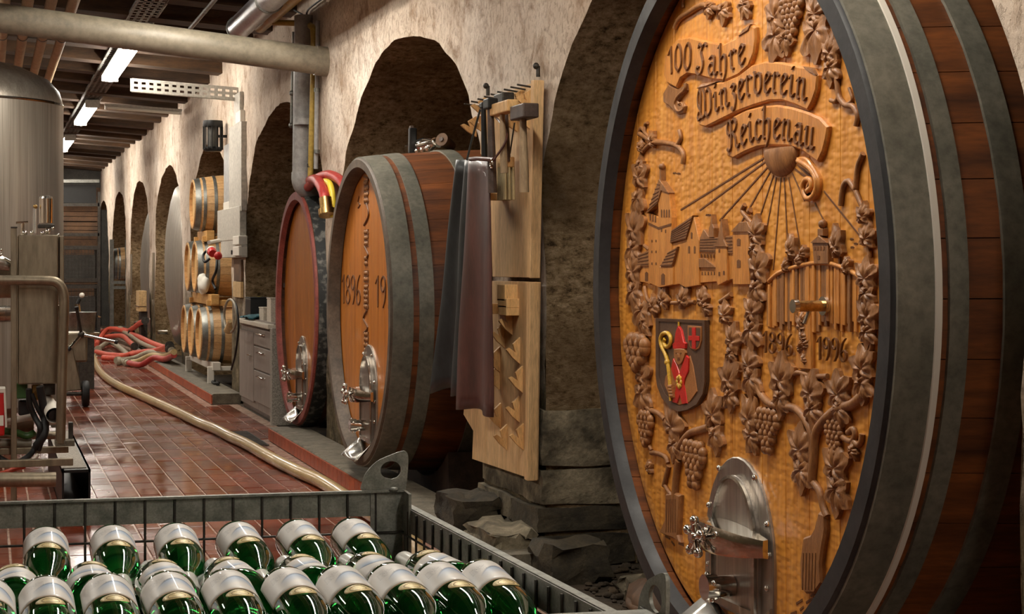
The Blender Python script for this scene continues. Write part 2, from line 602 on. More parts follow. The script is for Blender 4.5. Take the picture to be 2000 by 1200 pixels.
def cell_box(o, s, seed, n=3, j=.012):
    """rough stone block: subdivided, jittered box; o = min corner"""
    rnd = random.Random(seed)
    mb = MB(); idx = {}
    V = []; Fs = []

    def vid(i, j_, k):
        key = (i, j_, k)
        if key not in idx:
            f = []
            for a, q in enumerate((i, j_, k)):
                t = q / n
                t = t * 1.0
                f.append(o[a] + s[a] * t + rnd.uniform(-j, j))
            # round the corners
            e = sum(1 for q in (i, j_, k) if q in (0, n))
            if e >= 2:
                c = [o[a] + s[a] / 2 for a in range(3)]
                f = [f[a] + (c[a] - f[a]) * (.05 if e == 2 else .1) * min(1, .12 / max(s[a], .05)) for a in range(3)]
            idx[key] = len(V); V.append(tuple(f))
        return idx[key]
    for a in range(n):
        for b in range(n):
            Fs.append((vid(a, b, 0), vid(a, b + 1, 0), vid(a + 1, b + 1, 0), vid(a + 1, b, 0)))
            Fs.append((vid(a, b, n), vid(a + 1, b, n), vid(a + 1, b + 1, n), vid(a, b + 1, n)))
            Fs.append((vid(a, 0, b), vid(a + 1, 0, b), vid(a + 1, 0, b + 1), vid(a, 0, b + 1)))
            Fs.append((vid(a, n, b), vid(a, n, b + 1), vid(a + 1, n, b + 1), vid(a + 1, n, b)))
            Fs.append((vid(0, a, b), vid(0, a, b + 1), vid(0, a + 1, b + 1), vid(0, a + 1, b)))
            Fs.append((vid(n, a, b), vid(n, a + 1, b), vid(n, a + 1, b + 1), vid(n, a, b + 1)))
    mb.add(V, Fs)
    return mb


# ---- floor and its tiles
TX, TY, TG = .132, .30, .009
floor = MB().box((-1.0, 19, -.055), (7.1, 50, .1)).build('floor', G['grout'], flat=True)
struct(floor, 'wet red clay tile floor of the cellar aisle')


def tile_mb(w, l, h=.006, ch=.003, o=(0, 0, 0)):
    mb = MB(); x, y, z = o
    a = [(x, y, z - h), (x + w, y, z - h), (x + w, y + l, z - h), (x, y + l, z - h)]
    b = [(x + ch, y + ch, z), (x + w - ch, y + ch, z), (x + w - ch, y + l - ch, z), (x + ch, y + l - ch, z)]
    return mb.add(a + b, [(4, 5, 6, 7), (0, 1, 5, 4), (1, 2, 6, 5), (2, 3, 7, 6), (3, 0, 4, 7)])


tile_me = tile_mb(TX - TG, TY - TG).mesh('tile', G['tile'], flat=True)
rt = random.Random(3)
near, far_mb = [], MB()
for i in range(-35, 19):
    for j in range(-2, 136):
        x = i * TX - .02
        y = 1.5 + j * TY + (.5 * TY if i % 2 else 0)
        if x + TX > 2.18 and not (13.75 < y < 17.1):
            continue
        if x > 2.32 or x < -4.6:
            continue
        z = rt.uniform(-.0015, .0015)
        if 8.2 < y < 14.6 and .45 < x and y - 8.2 < 3.9 + (x - .45) * 2.2 and len(near) < 300:
            near.append((x, y, z))
        else:
            far_mb.add([(p[0], p[1], p[2]) for p in tile_mb(TX - TG, TY - TG, o=(x, y, z)).v], [(4, 5, 6, 7), (0, 1, 5, 4), (1, 2, 6, 5), (2, 3, 7, 6), (3, 0, 4, 7)])
for (x, y, z) in near:
    o = link('tile', tile_me, floor, local=True)
    o.location = (x, y, z)
far_mb.build('tile_field', G['tile'], floor, flat=True, kind='stuff')

# drain grating let into the floor
dg = thing('floor_drain', 'slotted black drain grating let into the red tile floor by the hose', 'drain', PZ(485, 857, 0))
c = PZ(485, 857, 0)
MB().box((c.x, c.y, .002), (.16, 1.15, .006)).build('frame', G['iron'], dg, flat=True)
for k in range(17):
    MB().box((c.x, c.y - .52 + k * .065, .007), (.13, .03, .006)).build('bar', G['iron'], dg, flat=True)

# ---- raised kerb in front of the casks
XK = 2.18


def kerb(name, y0, y1):
    mb = MB()
    n = 24
    rr = random.Random(int(y0 * 10))
    V = []
    for i in range(n + 1):
        y = y0 + (y1 - y0) * i / n
        e = rr.uniform(-.012, .012)
        V += [(XK + .012, y, 0), (XK + .012, y, .094), (XK + .03 + e, y, .104 + rr.uniform(-.003, .003)), (XK + .30, y, .104), (XK + .30, y, 0)]
    Fs = []
    for i in range(n):
        for k in range(4):
            a = i * 5 + k
            Fs.append((a, a + 5, a + 6, a + 1))
    Fs += [(0, 1, 2, 3, 4), tuple(n * 5 + q for q in (4, 3, 2, 1, 0))]
    mb.add(V, Fs)
    k = struct(mb.build(name, G['concrete'], ang=60), 'low concrete kerb faced with red clay tiles')
    me = MB().box((0, 0, 0), (.014, .128, .09)).mesh('kerb_tile', G['tile_dry'], flat=True)
    for i in range(int((y1 - y0) / .135)):
        o = link('kerb_tile', me, k, local=True)
        o.location = (XK + .006, y0 + .068 + i * .135, .047)
    return k


kerb('trim_1', 7.35, 13.7)
kerb('trim_2', 17.35, 27.5)
# earthen ground in the alcoves
struct(MB().box((4.53, 20, -.031), (4.16, 48, .06)).build('floor_alcove', G['earth'], flat=True), 'dark earthen ground of the alcoves behind the kerb')
struct(MB().box((2.32, 1.67, -.031), (.26, 11.34, .06)).build('floor_strip', G['earth'], flat=True), 'strip of dark earth between tile floor and carved cask')

# ---- arcade wall with arches and the vaults behind them
mb = MB()
ys = [-4.0]
piers = []
prev = -4.0
for (c, a) in ARCH:
    piers.append((prev, c - a)); prev = c + a
piers.append((prev, 45.0))
for (y0, y1) in piers:
    n = max(4, int((y1 - y0) / .16))
    mb.grid(lambda u, v: wob((XW, y0 + (y1 - y0) * u, ZSP * v)), n + 1, 13)
    mb.grid(lambda u, v: wob((XW, y0 + (y1 - y0) * u, ZSP + (ZTOP - ZSP) * v)), n + 1, 21)
for (c, a) in ARCH:
    def fn(u, v):
        th = PI * (1 - u)
        y = c + a * math.cos(th)
        zl = ZSP + RISE * math.sin(th)
        return wob((XW, y, zl + (ZTOP - zl) * v))
    mb.grid(fn, 57, 21)
wall = struct(mb.build('wall_right', G['plaster'], ang=180), 'whitewashed crumbling plaster arcade wall')
for (c, a) in ARCH:
    mb = MB()
    prof = [(c - a, ZSP * k / 8) for k in range(8)] + [(c + a * math.cos(PI - PI * k / 48), ZSP + RISE * math.sin(PI * k / 48)) for k in range(49)] + [(c + a, ZSP * (7 - k) / 8) for k in range(8)]
    n = len(prof)
    mb.grid(lambda u, v: wob((XW + 3.6 * v ** 1.5, prof[round(u * (n - 1))][0], prof[round(u * (n - 1))][1])), n, 22)
    mb.add([(XW + 3.6, c - a, 0), (XW + 3.6, c + a, 0), (XW + 3.6, c + a, 3), (XW + 3.6, c - a, 3)], [(0, 1, 2, 3)])
    mb.build('vault', G['vault'], wall, ang=180)

# dressed stones in the foot of the pier beside the large cask
rs = random.Random(11)
zc = [0, .16, .29, .47, .75, .98, 1.2]
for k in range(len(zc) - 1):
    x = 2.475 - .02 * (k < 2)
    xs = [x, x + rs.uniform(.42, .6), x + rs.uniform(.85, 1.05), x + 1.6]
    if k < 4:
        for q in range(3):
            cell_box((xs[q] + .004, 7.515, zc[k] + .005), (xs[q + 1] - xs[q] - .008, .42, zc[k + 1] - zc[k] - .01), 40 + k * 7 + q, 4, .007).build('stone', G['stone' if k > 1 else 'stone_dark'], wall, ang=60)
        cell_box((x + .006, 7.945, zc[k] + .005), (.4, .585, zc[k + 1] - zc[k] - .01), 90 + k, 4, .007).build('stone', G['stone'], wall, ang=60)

# ---- ceiling: boards on heavy beams
ceil = struct(MB().box((-1.0, 19, 4.30), (7.4, 50, .04)).build('ceiling', G['ceil_board'], flat=True), 'dark timber ceiling on heavy beams')


def zbeam(x):
    return H + 2.13 + (XW - x) * .07


bme = MB()
bme.bar((-4.6, 0, zbeam(-4.6) + .11), (XW + .15, 0, zbeam(XW + .15) + .11), .30, .22)
beam_me = bme.mesh('beam', G['beam'], flat=True)
for k in range(40):
    o = link('beam', beam_me, ceil, local=True)
    o.location = (0, -3.0 + 1.16 * k, random.uniform(-.015, .015))
    o.rotation_euler = (0, 0, random.uniform(-.006, .006))
bd = MB()
bd.box((0, 19, 0), (.215, 48, .03))
bd_me = bd.mesh('board', G['ceil_board'], flat=True)
for k in range(32):
    o = link('board', bd_me, ceil, local=True)
    x = -4.5 + .225 * k
    o.location = (x, 0, zbeam(x) + .24)

# ---- other walls of the hall
struct(MB().box((-4.75, 19, 2.15), (.2, 50, 4.3)).build('wall_left', G['plaster'], flat=True), 'plastered far side wall of the hall')
struct(MB().box((-1.0, -4.1, 2.15), (8, .2, 4.3)).build('wall_back', G['plaster'], flat=True), 'plastered end wall behind the viewer')
wf = struct(MB().box((-1.0, 40.3, 2.15), (7.6, .2, 4.3)).build('wall_far', G['tank_dark'], flat=True), 'dark end wall of the aisle')
pm = MB().box((0, 0, 0), (3.9, .05, .19)).mesh('plank', G['old_wood'], flat=True)
for k in range(16):
    o = link('plank', pm, wf, local=True)
    o.location = (.55, 40.17 + .01 * (k % 2), .1 + k * .2)

# ---- lamps and cable tray
XL, ZL = 1.34, H + 2.12


def make_lamp():
    t = thing('ceiling_lamp', '', 'lamp', (XL, 0, ZL), group='fluorescent ceiling lamps of the aisle')
    L = 3.1
    prof = [(-.092, .03), (-.08, .07), (.08, .07), (.092, .03)]
    mb = MB(); mb.prism([(x, -L / 2, z) for x, z in prof], [(x, L / 2, z) for x, z in prof])
    mb.build('housing', G['grey_plastic'], t, local=True)
    dp = [(-.088, .03), (-.082, -.005), (-.056, -.03), (0, -.038), (.056, -.03), (.082, -.005), (.088, .03)]
    mb = MB(); mb.prism([(x, -L / 2 + .05, z) for x, z in dp], [(x, L / 2 - .05, z) for x, z in dp])
    mb.build('diffuser', G['lamp_glow'], t, local=True)
    for s in (-1, 1):
        MB().box((0, s * (L / 2 - .02), .015), (.19, .05, .1)).build('end_cap', G['grey_plastic'], t, local=True, flat=True, bevel=.01)
    return t


lamp0 = make_lamp()
LY = [18.3, 24.7, 31.0, 37.3, 10.9, 4.9, -1.3]
LN = ['glowing tube lamp just beyond the thick drain pipe, nearest in view', 'glowing tube lamp second in the row, over the steel tank', 'glowing tube lamp third in the row, at the tank edge', 'farthest tube lamp of the aisle, hidden by the tank', 'tube lamp above the two plain casks, out of the frame', 'tube lamp above the carved cask, out of the frame', 'tube lamp behind the viewer, out of the frame']
for k, y in enumerate(LY):
    if k == 0:
        lamp0.location.y = y; lamp0['label'] = LN[0]
    else:
        dup(lamp0, (XL, y, ZL), label=LN[k])


# added row of unseen lamps beyond the left edge, lighting the cask faces frontally
for k, y in enumerate((8.6, 14.9, 21.2, 27.5, 33.8)):
    dup(lamp0, (-2.5, y, H + 2.35), label=('first', 'second', 'third', 'fourth', 'fifth')[k] + ' added fill lamp left of the frame, counted from the viewer')


def tray(name, label, a, b, w, slots, mat='galv'):
    a, b = Vector(a), Vector(b); d = (b - a); L = d.length; d.normalize()
    s = d.cross(Vector((0, 0, 1))).normalized()
    t = thing(name, label, 'cable tray', a)
    for q in (-1, 1):
        MB().bar(a + s * q * w / 2 + Vector((0, 0, .02)), b + s * q * w / 2 + Vector((0, 0, .02)), .004, .05).build('side_rail', G[mat], t, flat=True)
    mb = MB()
    for q in np.linspace(-w / 2, w / 2, 5):
        mb.bar(a + s * q, b + s * q, w / 9, .003)
    n = int(L / slots)
    for k in range(n + 1):
        p = a + d * (L * k / n)
        mb.bar(p - s * w / 2, p + s * w / 2, slots * .35, .003)
    mb.build('slotted_base', G[mat], t, flat=True)
    return t


tray('cable_tray', 'long perforated metal cable tray carrying the lamps along the ceiling', (XL - .01, -2, ZL + .09), (XL - .01, 39, ZL + .09), .24, .16)
p1 = PX(466, 184, XW); p0 = PY(258, 166, p1.y)
ht_ = thing('cable_tray', 'perforated grey cable tray running across to the arcade wall', 'cable tray', p0)
mb = MB()
for q in (-.052, 0, .052):
    mb.bar(p0 + Vector((0, 0, q)), p1 + Vector((0, 0, q)), .004, .028)
mb.build('slotted_face', G['grey_plastic'], ht_, flat=True)
dd = p1 - p0
for k in range(15):
    MB().bar(p0 + dd * (k / 14) + Vector((0, 0, -.066)), p0 + dd * (k / 14) + Vector((0, 0, .066)), .036, .0045, up=(0, 1, 0)).build('web', G['grey_plastic'], ht_, flat=True)
for q in (-.068, .068):
    MB().bar(p0 + Vector((0, .03, q)), p1 + Vector((0, .03, q)), .06, .004).build('flange', G['grey_plastic'], ht_, flat=True)
p1 = PX(355, 216, XW - .03); p0 = PY(204, 205, p1.y)
tb = thing('batten_lamp', 'unlit white tube lamp fixed across under the beams', 'lamp', p0)
MB().bar(p0, p1, .09, .03).build('housing', G['grey_plastic'], tb, flat=True)
MB().tube([p0 + Vector((.04, 0, -.035)), p1 + Vector((-.04, 0, -.035))], .022).build('tube', G['paper_white'], tb)
for p in (p0 + Vector((.02, 0, -.025)), p1 + Vector((-.02, 0, -.025))):
    MB().box(p, (.03, .05, .06)).build('socket', G['light_plastic'], tb, flat=True)

# ---- pipes
YD = PX(640, 121, XW).y
pe, pl = PX(646, 122, XW + .02), PY(0, 35, YD)
dv = (pl - pe).normalized()
dp = thing('drain_pipe', 'thick beige drain pipe sloping across the aisle into the wall', 'pipe', pe)
MB().tube([pe + dv * .02, pl + dv * 3.2], .107, 28).build('tube', G['pvc_beige'], dp)
MB().tube([pe + dv * .0, pe + dv * .12], .114, 28).build('collar', G['pvc_beige'], dp)


def ypipe(name, label, px, py, r, mat, z=None, X=None, y0=-2.0, y1=39.0, clamps=0, end=None):
    c = PZ(px, py, H + z) if X is None else PX(px, py, X)
    t = thing(name, label, 'pipe', (c.x, y0, c.z))
    path = [(c.x, y0, c.z), (c.x, y1, c.z)]
    MB().tube(path, r, 18).build('tube', G[mat], t)
    for k in range(clamps):
        y = y0 + (y1 - y0) * (k + .5) / clamps
        MB().tube([(c.x, y, c.z), (c.x, y + .04, c.z)], r * 1.12, 18).build('pipe_clamp', G['galv'], t)
    return t, c


t, c = ypipe('insulated_pipe', 'wide silver clad pipe under the ceiling near the wall', 487, 35, .098, 'pipe_silver', X=2.0, y0=-2, y1=14.1, clamps=5)
MB().tube([(c.x, 14.1, c.z), (c.x, 14.13, c.z)], .104, 18).build('end_cap', G['galv'], t)
yp = thing('gas_pipe', 'yellow metal pipe along the ceiling bending down the wall', 'pipe', PX(612, 60, 2.44))
a = PX(552, 22, 2.2); e = PX(508, 53, 2.2)
MB().tube([(a.x, -2, a.z), (e.x, e.y, e.z)], .052, 14).build('ceiling_run', G['pipe_yellow'], yp)
q0 = PX(535, 44, 2.22); q1 = PX(600, 46, 2.44); q2 = PX(612, 62, 2.44); q3 = PX(606, 364, 2.44)
MB().tube(smooth_path([q0, q0 + (q1 - q0) * .5, q1, q1 + (q2 - q1) * .55 + Vector((0, 0, .015)), q2, q2 + Vector((0, 0, -.3))], 5) + [q3], .024, 12).build('drop', G['pipe_yellow'], yp)
for yy in (120, 250, 327):
    p = q2 + (q3 - q2) * ((yy - 62) / 302)
    MB().tube([p, p + Vector((0, 0, .03))], .029, 12).build('pipe_clamp', G['iron'], yp)
ypipe('conduit', 'thin grey conduit hung below the ceiling beams', 392, 32, .018, 'galv', z=2.0, y0=-2, y1=14.5, clamps=8)
for (px, lab) in ((9, 'tan insulated pipe overhead, outermost at the left picture edge'), (55, 'tan insulated pipe overhead, second from the left'), (101, 'tan insulated pipe overhead, third from the left'), (145, 'tan insulated pipe overhead, fourth from the left, nearest the lamps')):
    t, c = ypipe('insulated_pipe', lab, px, 0, .044, 'pipe_tan', z=2.0, y0=1, y1=38, clamps=9)
    t['group'] = 'tan pipes above the tank'

dw = thing('downpipe', 'thick grey plastic downpipe ending in a rounded elbow above the red-rimmed cask', 'pipe', PX(590, 350, 2.40))
a, b = PX(593, 60, 2.40), PX(589, 338, 2.40)
MB().tube([a + Vector((0, 0, .12)), a, b], .074, 22).build('tube', G['pvc_grey'], dw)
MB().tube(smooth_path([b, b + Vector((0, 0, -.06)), b + Vector((.03, .03, -.11)), b + Vector((.1, .06, -.13)), b + Vector((.25, .1, -.13))], 4), .080, 22).build('elbow', G['pvc_grey'], dw)
MB().tube([a + Vector((0, 0, -.75)), a + Vector((0, 0, -.70))], .079, 22).build('collar', G['pvc_grey'], dw)
cd = thing('conduit', 'slim grey conduit clipped down the wall beside the downpipe', 'pipe', PX(572, 250, 2.45))
a, b = PX(574, 62, 2.46), PX(570, 250, 2.46)
MB().tube([a, b], .016, 10).build('tube', G['galv'], cd)
for s in (182, 245):
    p = a + (b - a) * ((s - 62) / 188)
    MB().ball(p, .028, 10, 7).build('clip', G['galv'], cd)
cd = thing('conduit', 'blue-grey conduit down the wall right of the yellow pipe', 'pipe', PX(620, 330, 2.47))
MB().tube([PX(621, 40, 2.46), PX(617, 330, 2.46)], .018, 10).build('tube', G['pvc_grey'], cd)
for s in (180, 300):
    p = PX(619, s, 2.46)
    MB().tube([p, p + Vector((0, 0, .03))], .024, 10).build('clip', G['galv'], cd)
wr = MB().tube(smooth_path([PX(575, 20, 2.44), PX(590, 28, 2.45), PX(598, 33, 2.46), PX(603, 18, 2.46), PX(640, -10, 2.46)], 6), .008, 6).build('wall_cable', G['black_plastic'])
tag(wr, 'dark loose cable on the wall above the yellow bend', 'cable')

# ================================================================== CASKS
def cask_r(x, L, R, Rb):
    t = (x - L / 2) / (L / 2)
    return R + (Rb - R) * (1 - t * t)


def make_cask(name, label, X, Y, Z, R, L, Rb, oval, nst, hoops, chime_mat, chime_t, chime_l, stave_mat, recess, nplank, plank_mat, hoop_t=.007, hoop_mat='galv_hoop'):
    """axis along +X, front face at x = X"""
    t = thing(name, label, 'cask', (X, Y, 0))
    th = .05
    # chime ring standing proud in front of the head
    pr = [(R - chime_t, 0.0), (R - .008, 0.0), (R, .01), (cask_r(chime_l, L, R, Rb), chime_l), (R - chime_t - .02, chime_l + .02), (R - chime_t - .012, .02)]
    MB().lathe([(r, h) for r, h in pr], (X, Y, Z), 'X', 96, True, oval).build('chime', G[chime_mat], t, ang=30)
    # staves
    ns = 9
    for k in range(nst):
        a0 = 2 * PI * k / nst + .0012; a1 = 2 * PI * (k + 1) / nst - .0012
        V = []
        for i in range(ns):
            x = chime_l + (L - chime_l) * i / (ns - 1)
            r = cask_r(x, L, R, Rb)
            for (a, rr) in ((a0, r - .002), ((a0 + a1) / 2, r), (a1, r - .002), (a1, r - th), (a0, r - th)):
                V.append((X + x, Y + math.cos(a) * rr, Z + math.sin(a) * rr * oval))
        Fs = []
        for i in range(ns - 1):
            for q in range(5):
                q2 = (q + 1) % 5
                Fs.append((i * 5 + q, i * 5 + q2, i * 5 + 5 + q2, i * 5 + 5 + q))
        Fs += [(4, 3, 2, 1, 0), tuple((ns - 1) * 5 + q for q in range(5))]
        MB().add(V, Fs).build('stave', G[stave_mat], t, ang=30)
    # hoops
    for (x0, x1) in hoops:
        n = 5
        o = [(cask_r(x0 + (x1 - x0) * i / n, L, R, Rb) + hoop_t, x0 + (x1 - x0) * i / n) for i in range(n + 1)]
        i_ = [(r - hoop_t * 1.6, h) for r, h in reversed(o)]
        MB().lathe(o + i_, (X, Y, Z), 'X', 112, True, oval).build('hoop', G[hoop_mat], t, ang=30)
    # head of upright planks
    hd = bpy.data.objects.new('head', None); hd.empty_display_size = .1
    COL.objects.link(hd); hd.parent = t
    WM[hd.name] = WM[t.name].copy()
    Rh = R - chime_t + .004
    Xh = X + recess
    rp = random.Random(int(R * 1000))
    edges = [-Rh]
    w0 = 2 * Rh / nplank
    for k in range(1, nplank):
        edges.append(-Rh + w0 * k + rp.uniform(-.2, .2) * w0)
    edges.append(Rh)
    for k in range(nplank):
        y0, y1 = edges[k] + .0008, edges[k + 1] - .0008
        m = 9
        up = []
        for q in range(m):
            y = y0 + (y1 - y0) * q / (m - 1)
            up.append((y, math.sqrt(max(Rh * Rh - y * y, 1e-6)) * oval))
        loop = up + [(y, -z) for y, z in reversed(up)]
        MB().prism([(Xh, Y + y, Z + z) for y, z in loop], [(Xh + .045, Y + y, Z + z) for y, z in loop]).build('head_plank', G[plank_mat], hd, flat=True, bevel=.0025)
    # back head
    MB().lathe([(0, L - .1), (Rh, L - .1), (Rh, L - .14), (0, L - .14)], (X, Y, Z), 'X', 48, False, oval).build('back_head', G['stave_dark'], t)
    return t, hd, Xh


class Face:
    """flat work on a cask head: s to the viewer's right, t up, n out of the head"""
    def __init__(self, Xh, Yc, Zc):
        self.X, self.Y, self.Z = Xh, Yc, Zc

    def p(self, s, t, n=0.0):
        return Vector((self.X - n, self.Y - s, self.Z + t))

    def px(self, x, y):
        q = PX(x, y, self.X)
        return (self.Y - q.y, q.z - self.Z)

    def slab(self, pts, h, h0=-.004, ch=.0, top=None):
        """extruded polygon of (s,t) points with a chamfered top"""
        mb = MB()
        n = len(pts)
        cs = sum(p[0] for p in pts) / n; ct = sum(p[1] for p in pts) / n
        lo = [self.p(s, t, h0) for s, t in pts]
        if not ch:
            return mb.prism(lo, [self.p(s, t, h) for s, t in pts])
        mid = [self.p(s, t, h - ch) for s, t in pts]
        ins = []
        ar = sum(pts[i][0] * pts[(i + 1) % n][1] - pts[(i + 1) % n][0] * pts[i][1] for i in range(n))
        sg = 1 if ar > 0 else -1
        for i in range(n):
            a, b, c = Vector(pts[i - 1]), Vector(pts[i]), Vector(pts[(i + 1) % n])
            e1 = (b - a); e2 = (c - b)
            n1 = Vector((-e1.y, e1.x)).normalized(); n2 = Vector((-e2.y, e2.x)).normalized()
            nn = (n1 + n2)
            if nn.length < .2:
                nn = n1
            nn.normalize()
            ins.append(b + nn * ch * sg)
        hi = [self.p(s.x, s.y, h) for s in ins]
        V = lo + mid + hi
        Fs = [tuple(reversed(range(n))), tuple(range(2 * n, 3 * n))]
        for r in range(2):
            for i in range(n):
                j = (i + 1) % n
                Fs.append((r * n + i, r * n + j, r * n + n + j, r * n + n + i))
        return mb.add(V, Fs)

    def cord(self, pts, r, h=.004, seg=8, taper=False):
        P = smooth_path([self.p(s, t, h) for s, t in pts], 5)
        n = len(P)
        rr = [r * (1 - .6 * i / (n - 1)) if taper else r for i in range(n)]
        return MB().tube(P, rr, seg)

    def line(self, pts, w, h=.0025):
        mb = MB()
        for a, b in zip(pts[:-1], pts[1:]):
            A, B = self.p(*a, .0), self.p(*b, .0)
            mb.bar(A, B, w, 2 * h, up=(1, 0, 0))
        return mb


LEAF = [(0, 1.0), (9, .93), (18, .80), (24, .70), (30, .60), (37, .70), (46, .84), (57, .93), (66, .84), (76, .78), (86, .66), (95, .52), (104, .60), (116, .72), (128, .78), (140, .74), (152, .66), (163, .58), (171, .42), (180, .14)]


def leaf_mesh(fc, s, t, size, rot, sx=1.0, h=.02, seed=0, flip=1):
    """carved vine leaf: five lobes, raised blade with sunk veins"""
    rnd = random.Random(seed)
    mb = MB(); NA, NR = 48, 5
    V = [fc.p(s, t, h * .55)]
    ca, sa = math.cos(rot), math.sin(rot)
    jit = [rnd.uniform(-.05, .05) for _ in range(NA)]
    for r in range(1, NR + 2):
        for k in range(NA):
            ph = -180 + 360 * k / NA
            a = abs(ph)
            R = np.interp(a, [q[0] for q in LEAF], [q[1] for q in LEAF])
            R *= 1 + .05 * math.sin(k * 2.4 * 2) + jit[k] + .05 * (1 if ph > 0 else -1) * flip
            f = min(r, NR) / NR
            rho = R * f * size * .62
            x, y = math.sin(math.radians(ph)) * rho * sx, math.cos(math.radians(ph)) * rho + size * .08 * f
            X, Y = x * ca - y * sa, x * sa + y * ca
            vein = min(abs(a - q) for q in (0, 55, 128))
            hh = h * (.55 + .45 * math.sin(min(f * 1.25, 1) * PI * .85)) * (.72 + .28 * min(1, vein / 20.0)) + h * .10 * math.sin(ph * .16 + f * 5 + seed)
            if r == NR:
                hh = h * .62
            if r == NR + 1:
                hh = -.003
            V.append(fc.p(s + X, t + Y, hh))
    Fs = []
    for k in range(NA):
        Fs.append((0, 1 + k, 1 + (k + 1) % NA))
    for r in range(NR):
        for k in range(NA):
            a = 1 + r * NA
            Fs.append((a + k, a + NA + k, a + NA + (k + 1) % NA, a + (k + 1) % NA))
    return mb.add(V, Fs)


def grape_mesh(fc, s, t, w, ht, rows, seed=0):
    rnd = random.Random(seed)
    mb = MB()
    r = w / (2 * max(rows)) * .95
    for i, n in enumerate(rows):
        y = t + ht / 2 - ht * (i + .5) / len(rows)
        for k in range(n):
            x = s + (k - (n - 1) / 2) * (w / max(rows)) + rnd.uniform(-.1, .1) * r
            mb.ball(fc.p(x, y + rnd.uniform(-.1, .1) * r, r * .6), r, 10, 7, (.95, 1, 1.05))
    return mb


# blackletter / numeral strokes, unit = x-height
GLYPH = {
    '1': (.55, [[(.02, 1.15), (.3, 1.5), (.3, 0)]]),
    '0': (.80, [[(.38, 0), (.14, .28), (.10, .75), (.16, 1.22), (.38, 1.5), (.60, 1.22), (.66, .75), (.62, .28), (.38, 0)]]),
    '8': (.80, [[(.38, .82), (.18, 1.0), (.16, 1.3), (.38, 1.5), (.60, 1.3), (.58, 1.0), (.38, .82), (.14, .58), (.10, .25), (.38, 0), (.66, .25), (.62, .58), (.38, .82)]]),
    '9': (.80, [[(.60, 1.05), (.38, .75), (.14, .95), (.14, 1.3), (.38, 1.5), (.60, 1.3), (.64, .9), (.58, .4), (.38, 0)]]),
    '6': (.80, [[(.56, 1.5), (.28, 1.15), (.12, .6), (.16, .2), (.38, 0), (.62, .2), (.62, .55), (.38, .75), (.14, .5)]]),
    '7': (.75, [[(.06, 1.5), (.64, 1.5), (.36, .8), (.24, 0)]]),
    'i': (.62, [[(.06, .84), (.24, 1.0), (.24, .16), (.40, .0), (.54, .14)], [(.2, 1.32), (.30, 1.42)]]),
    'n': (1.0, [[(.04, .84), (.2, 1.0), (.2, .12), (.3, .0)], [(.2, .78), (.48, 1.0), (.64, .86), (.64, .16), (.78, .0), (.9, .12)]]),
    'h': (.98, [[(.08, 1.46), (.22, 1.62), (.22, .1), (.3, 0)], [(.22, .78), (.5, 1.0), (.68, .84), (.68, .1), (.48, -.4)]]),
    'r': (.68, [[(.04, .84), (.2, 1.0), (.2, .12), (.34, .0)], [(.2, .76), (.42, 1.0), (.58, .86)]]),
    'e': (.70, [[(.58, .18), (.36, 0), (.16, .16), (.16, .80), (.38, 1.0), (.56, .80), (.16, .48)]]),
    'a': (.92, [[(.16, .86), (.36, 1.0), (.6, .9), (.6, .14), (.74, 0), (.86, .12)], [(.6, .56), (.32, .62), (.14, .34), (.32, 0), (.6, .24)]]),
    'v': (.90, [[(.04, 1.1), (.18, .98), (.18, .2), (.42, 0), (.68, .2), (.68, .84), (.46, 1.02), (.2, .86)]]),
    'z': (.74, [[(.14, .9), (.38, 1.0), (.56, .8), (.3, .56), (.56, .34), (.5, -.14), (.3, -.38), (.14, -.2)]]),
    'c': (.60, [[(.56, .14), (.36, 0), (.16, .16), (.16, .80), (.36, 1.0), (.54, .88)]]),
    'u': (.92, [[(.04, .86), (.16, 1.0), (.16, .2), (.32, 0), (.58, .22)], [(.58, 1.0), (.58, .14), (.7, 0), (.82, .12)]]),
    'J': (1.05, [[(.16, 1.32), (.22, 1.56), (.46, 1.44), (.72, 1.62), (.86, 1.46)], [(.56, 1.46), (.42, 1.1), (.64, .62), (.58, .1), (.34, -.12), (.1, .06), (.16, .3), (.3, .26)]]),
    'W': (1.62, [[(.3, .5), (.12, .74), (.1, 1.24), (.28, 1.54), (.42, 1.22), (.34, .2), (.54, 0), (.78, .2), (.80, 1.2), (.62, 1.54)], [(.78, .2), (1.02, 0), (1.36, .24), (1.38, 1.08), (1.14, 1.46), (.98, 1.3)], [(.1, .3), (.02, .12), (.12, -.1), (.34, .0)]]),
    'R': (1.22, [[(.26, .78), (.08, .98), (.10, 1.32), (.28, 1.56), (.44, 1.28), (.40, .2), (.16, -.04), (.02, .1)], [(.42, 1.36), (.72, 1.56), (.94, 1.3), (.82, .96), (.46, .84)], [(.58, .86), (.82, .52), (.86, .12), (1.02, 0), (1.14, .12)]]),
    ' ': (.34, []),
}


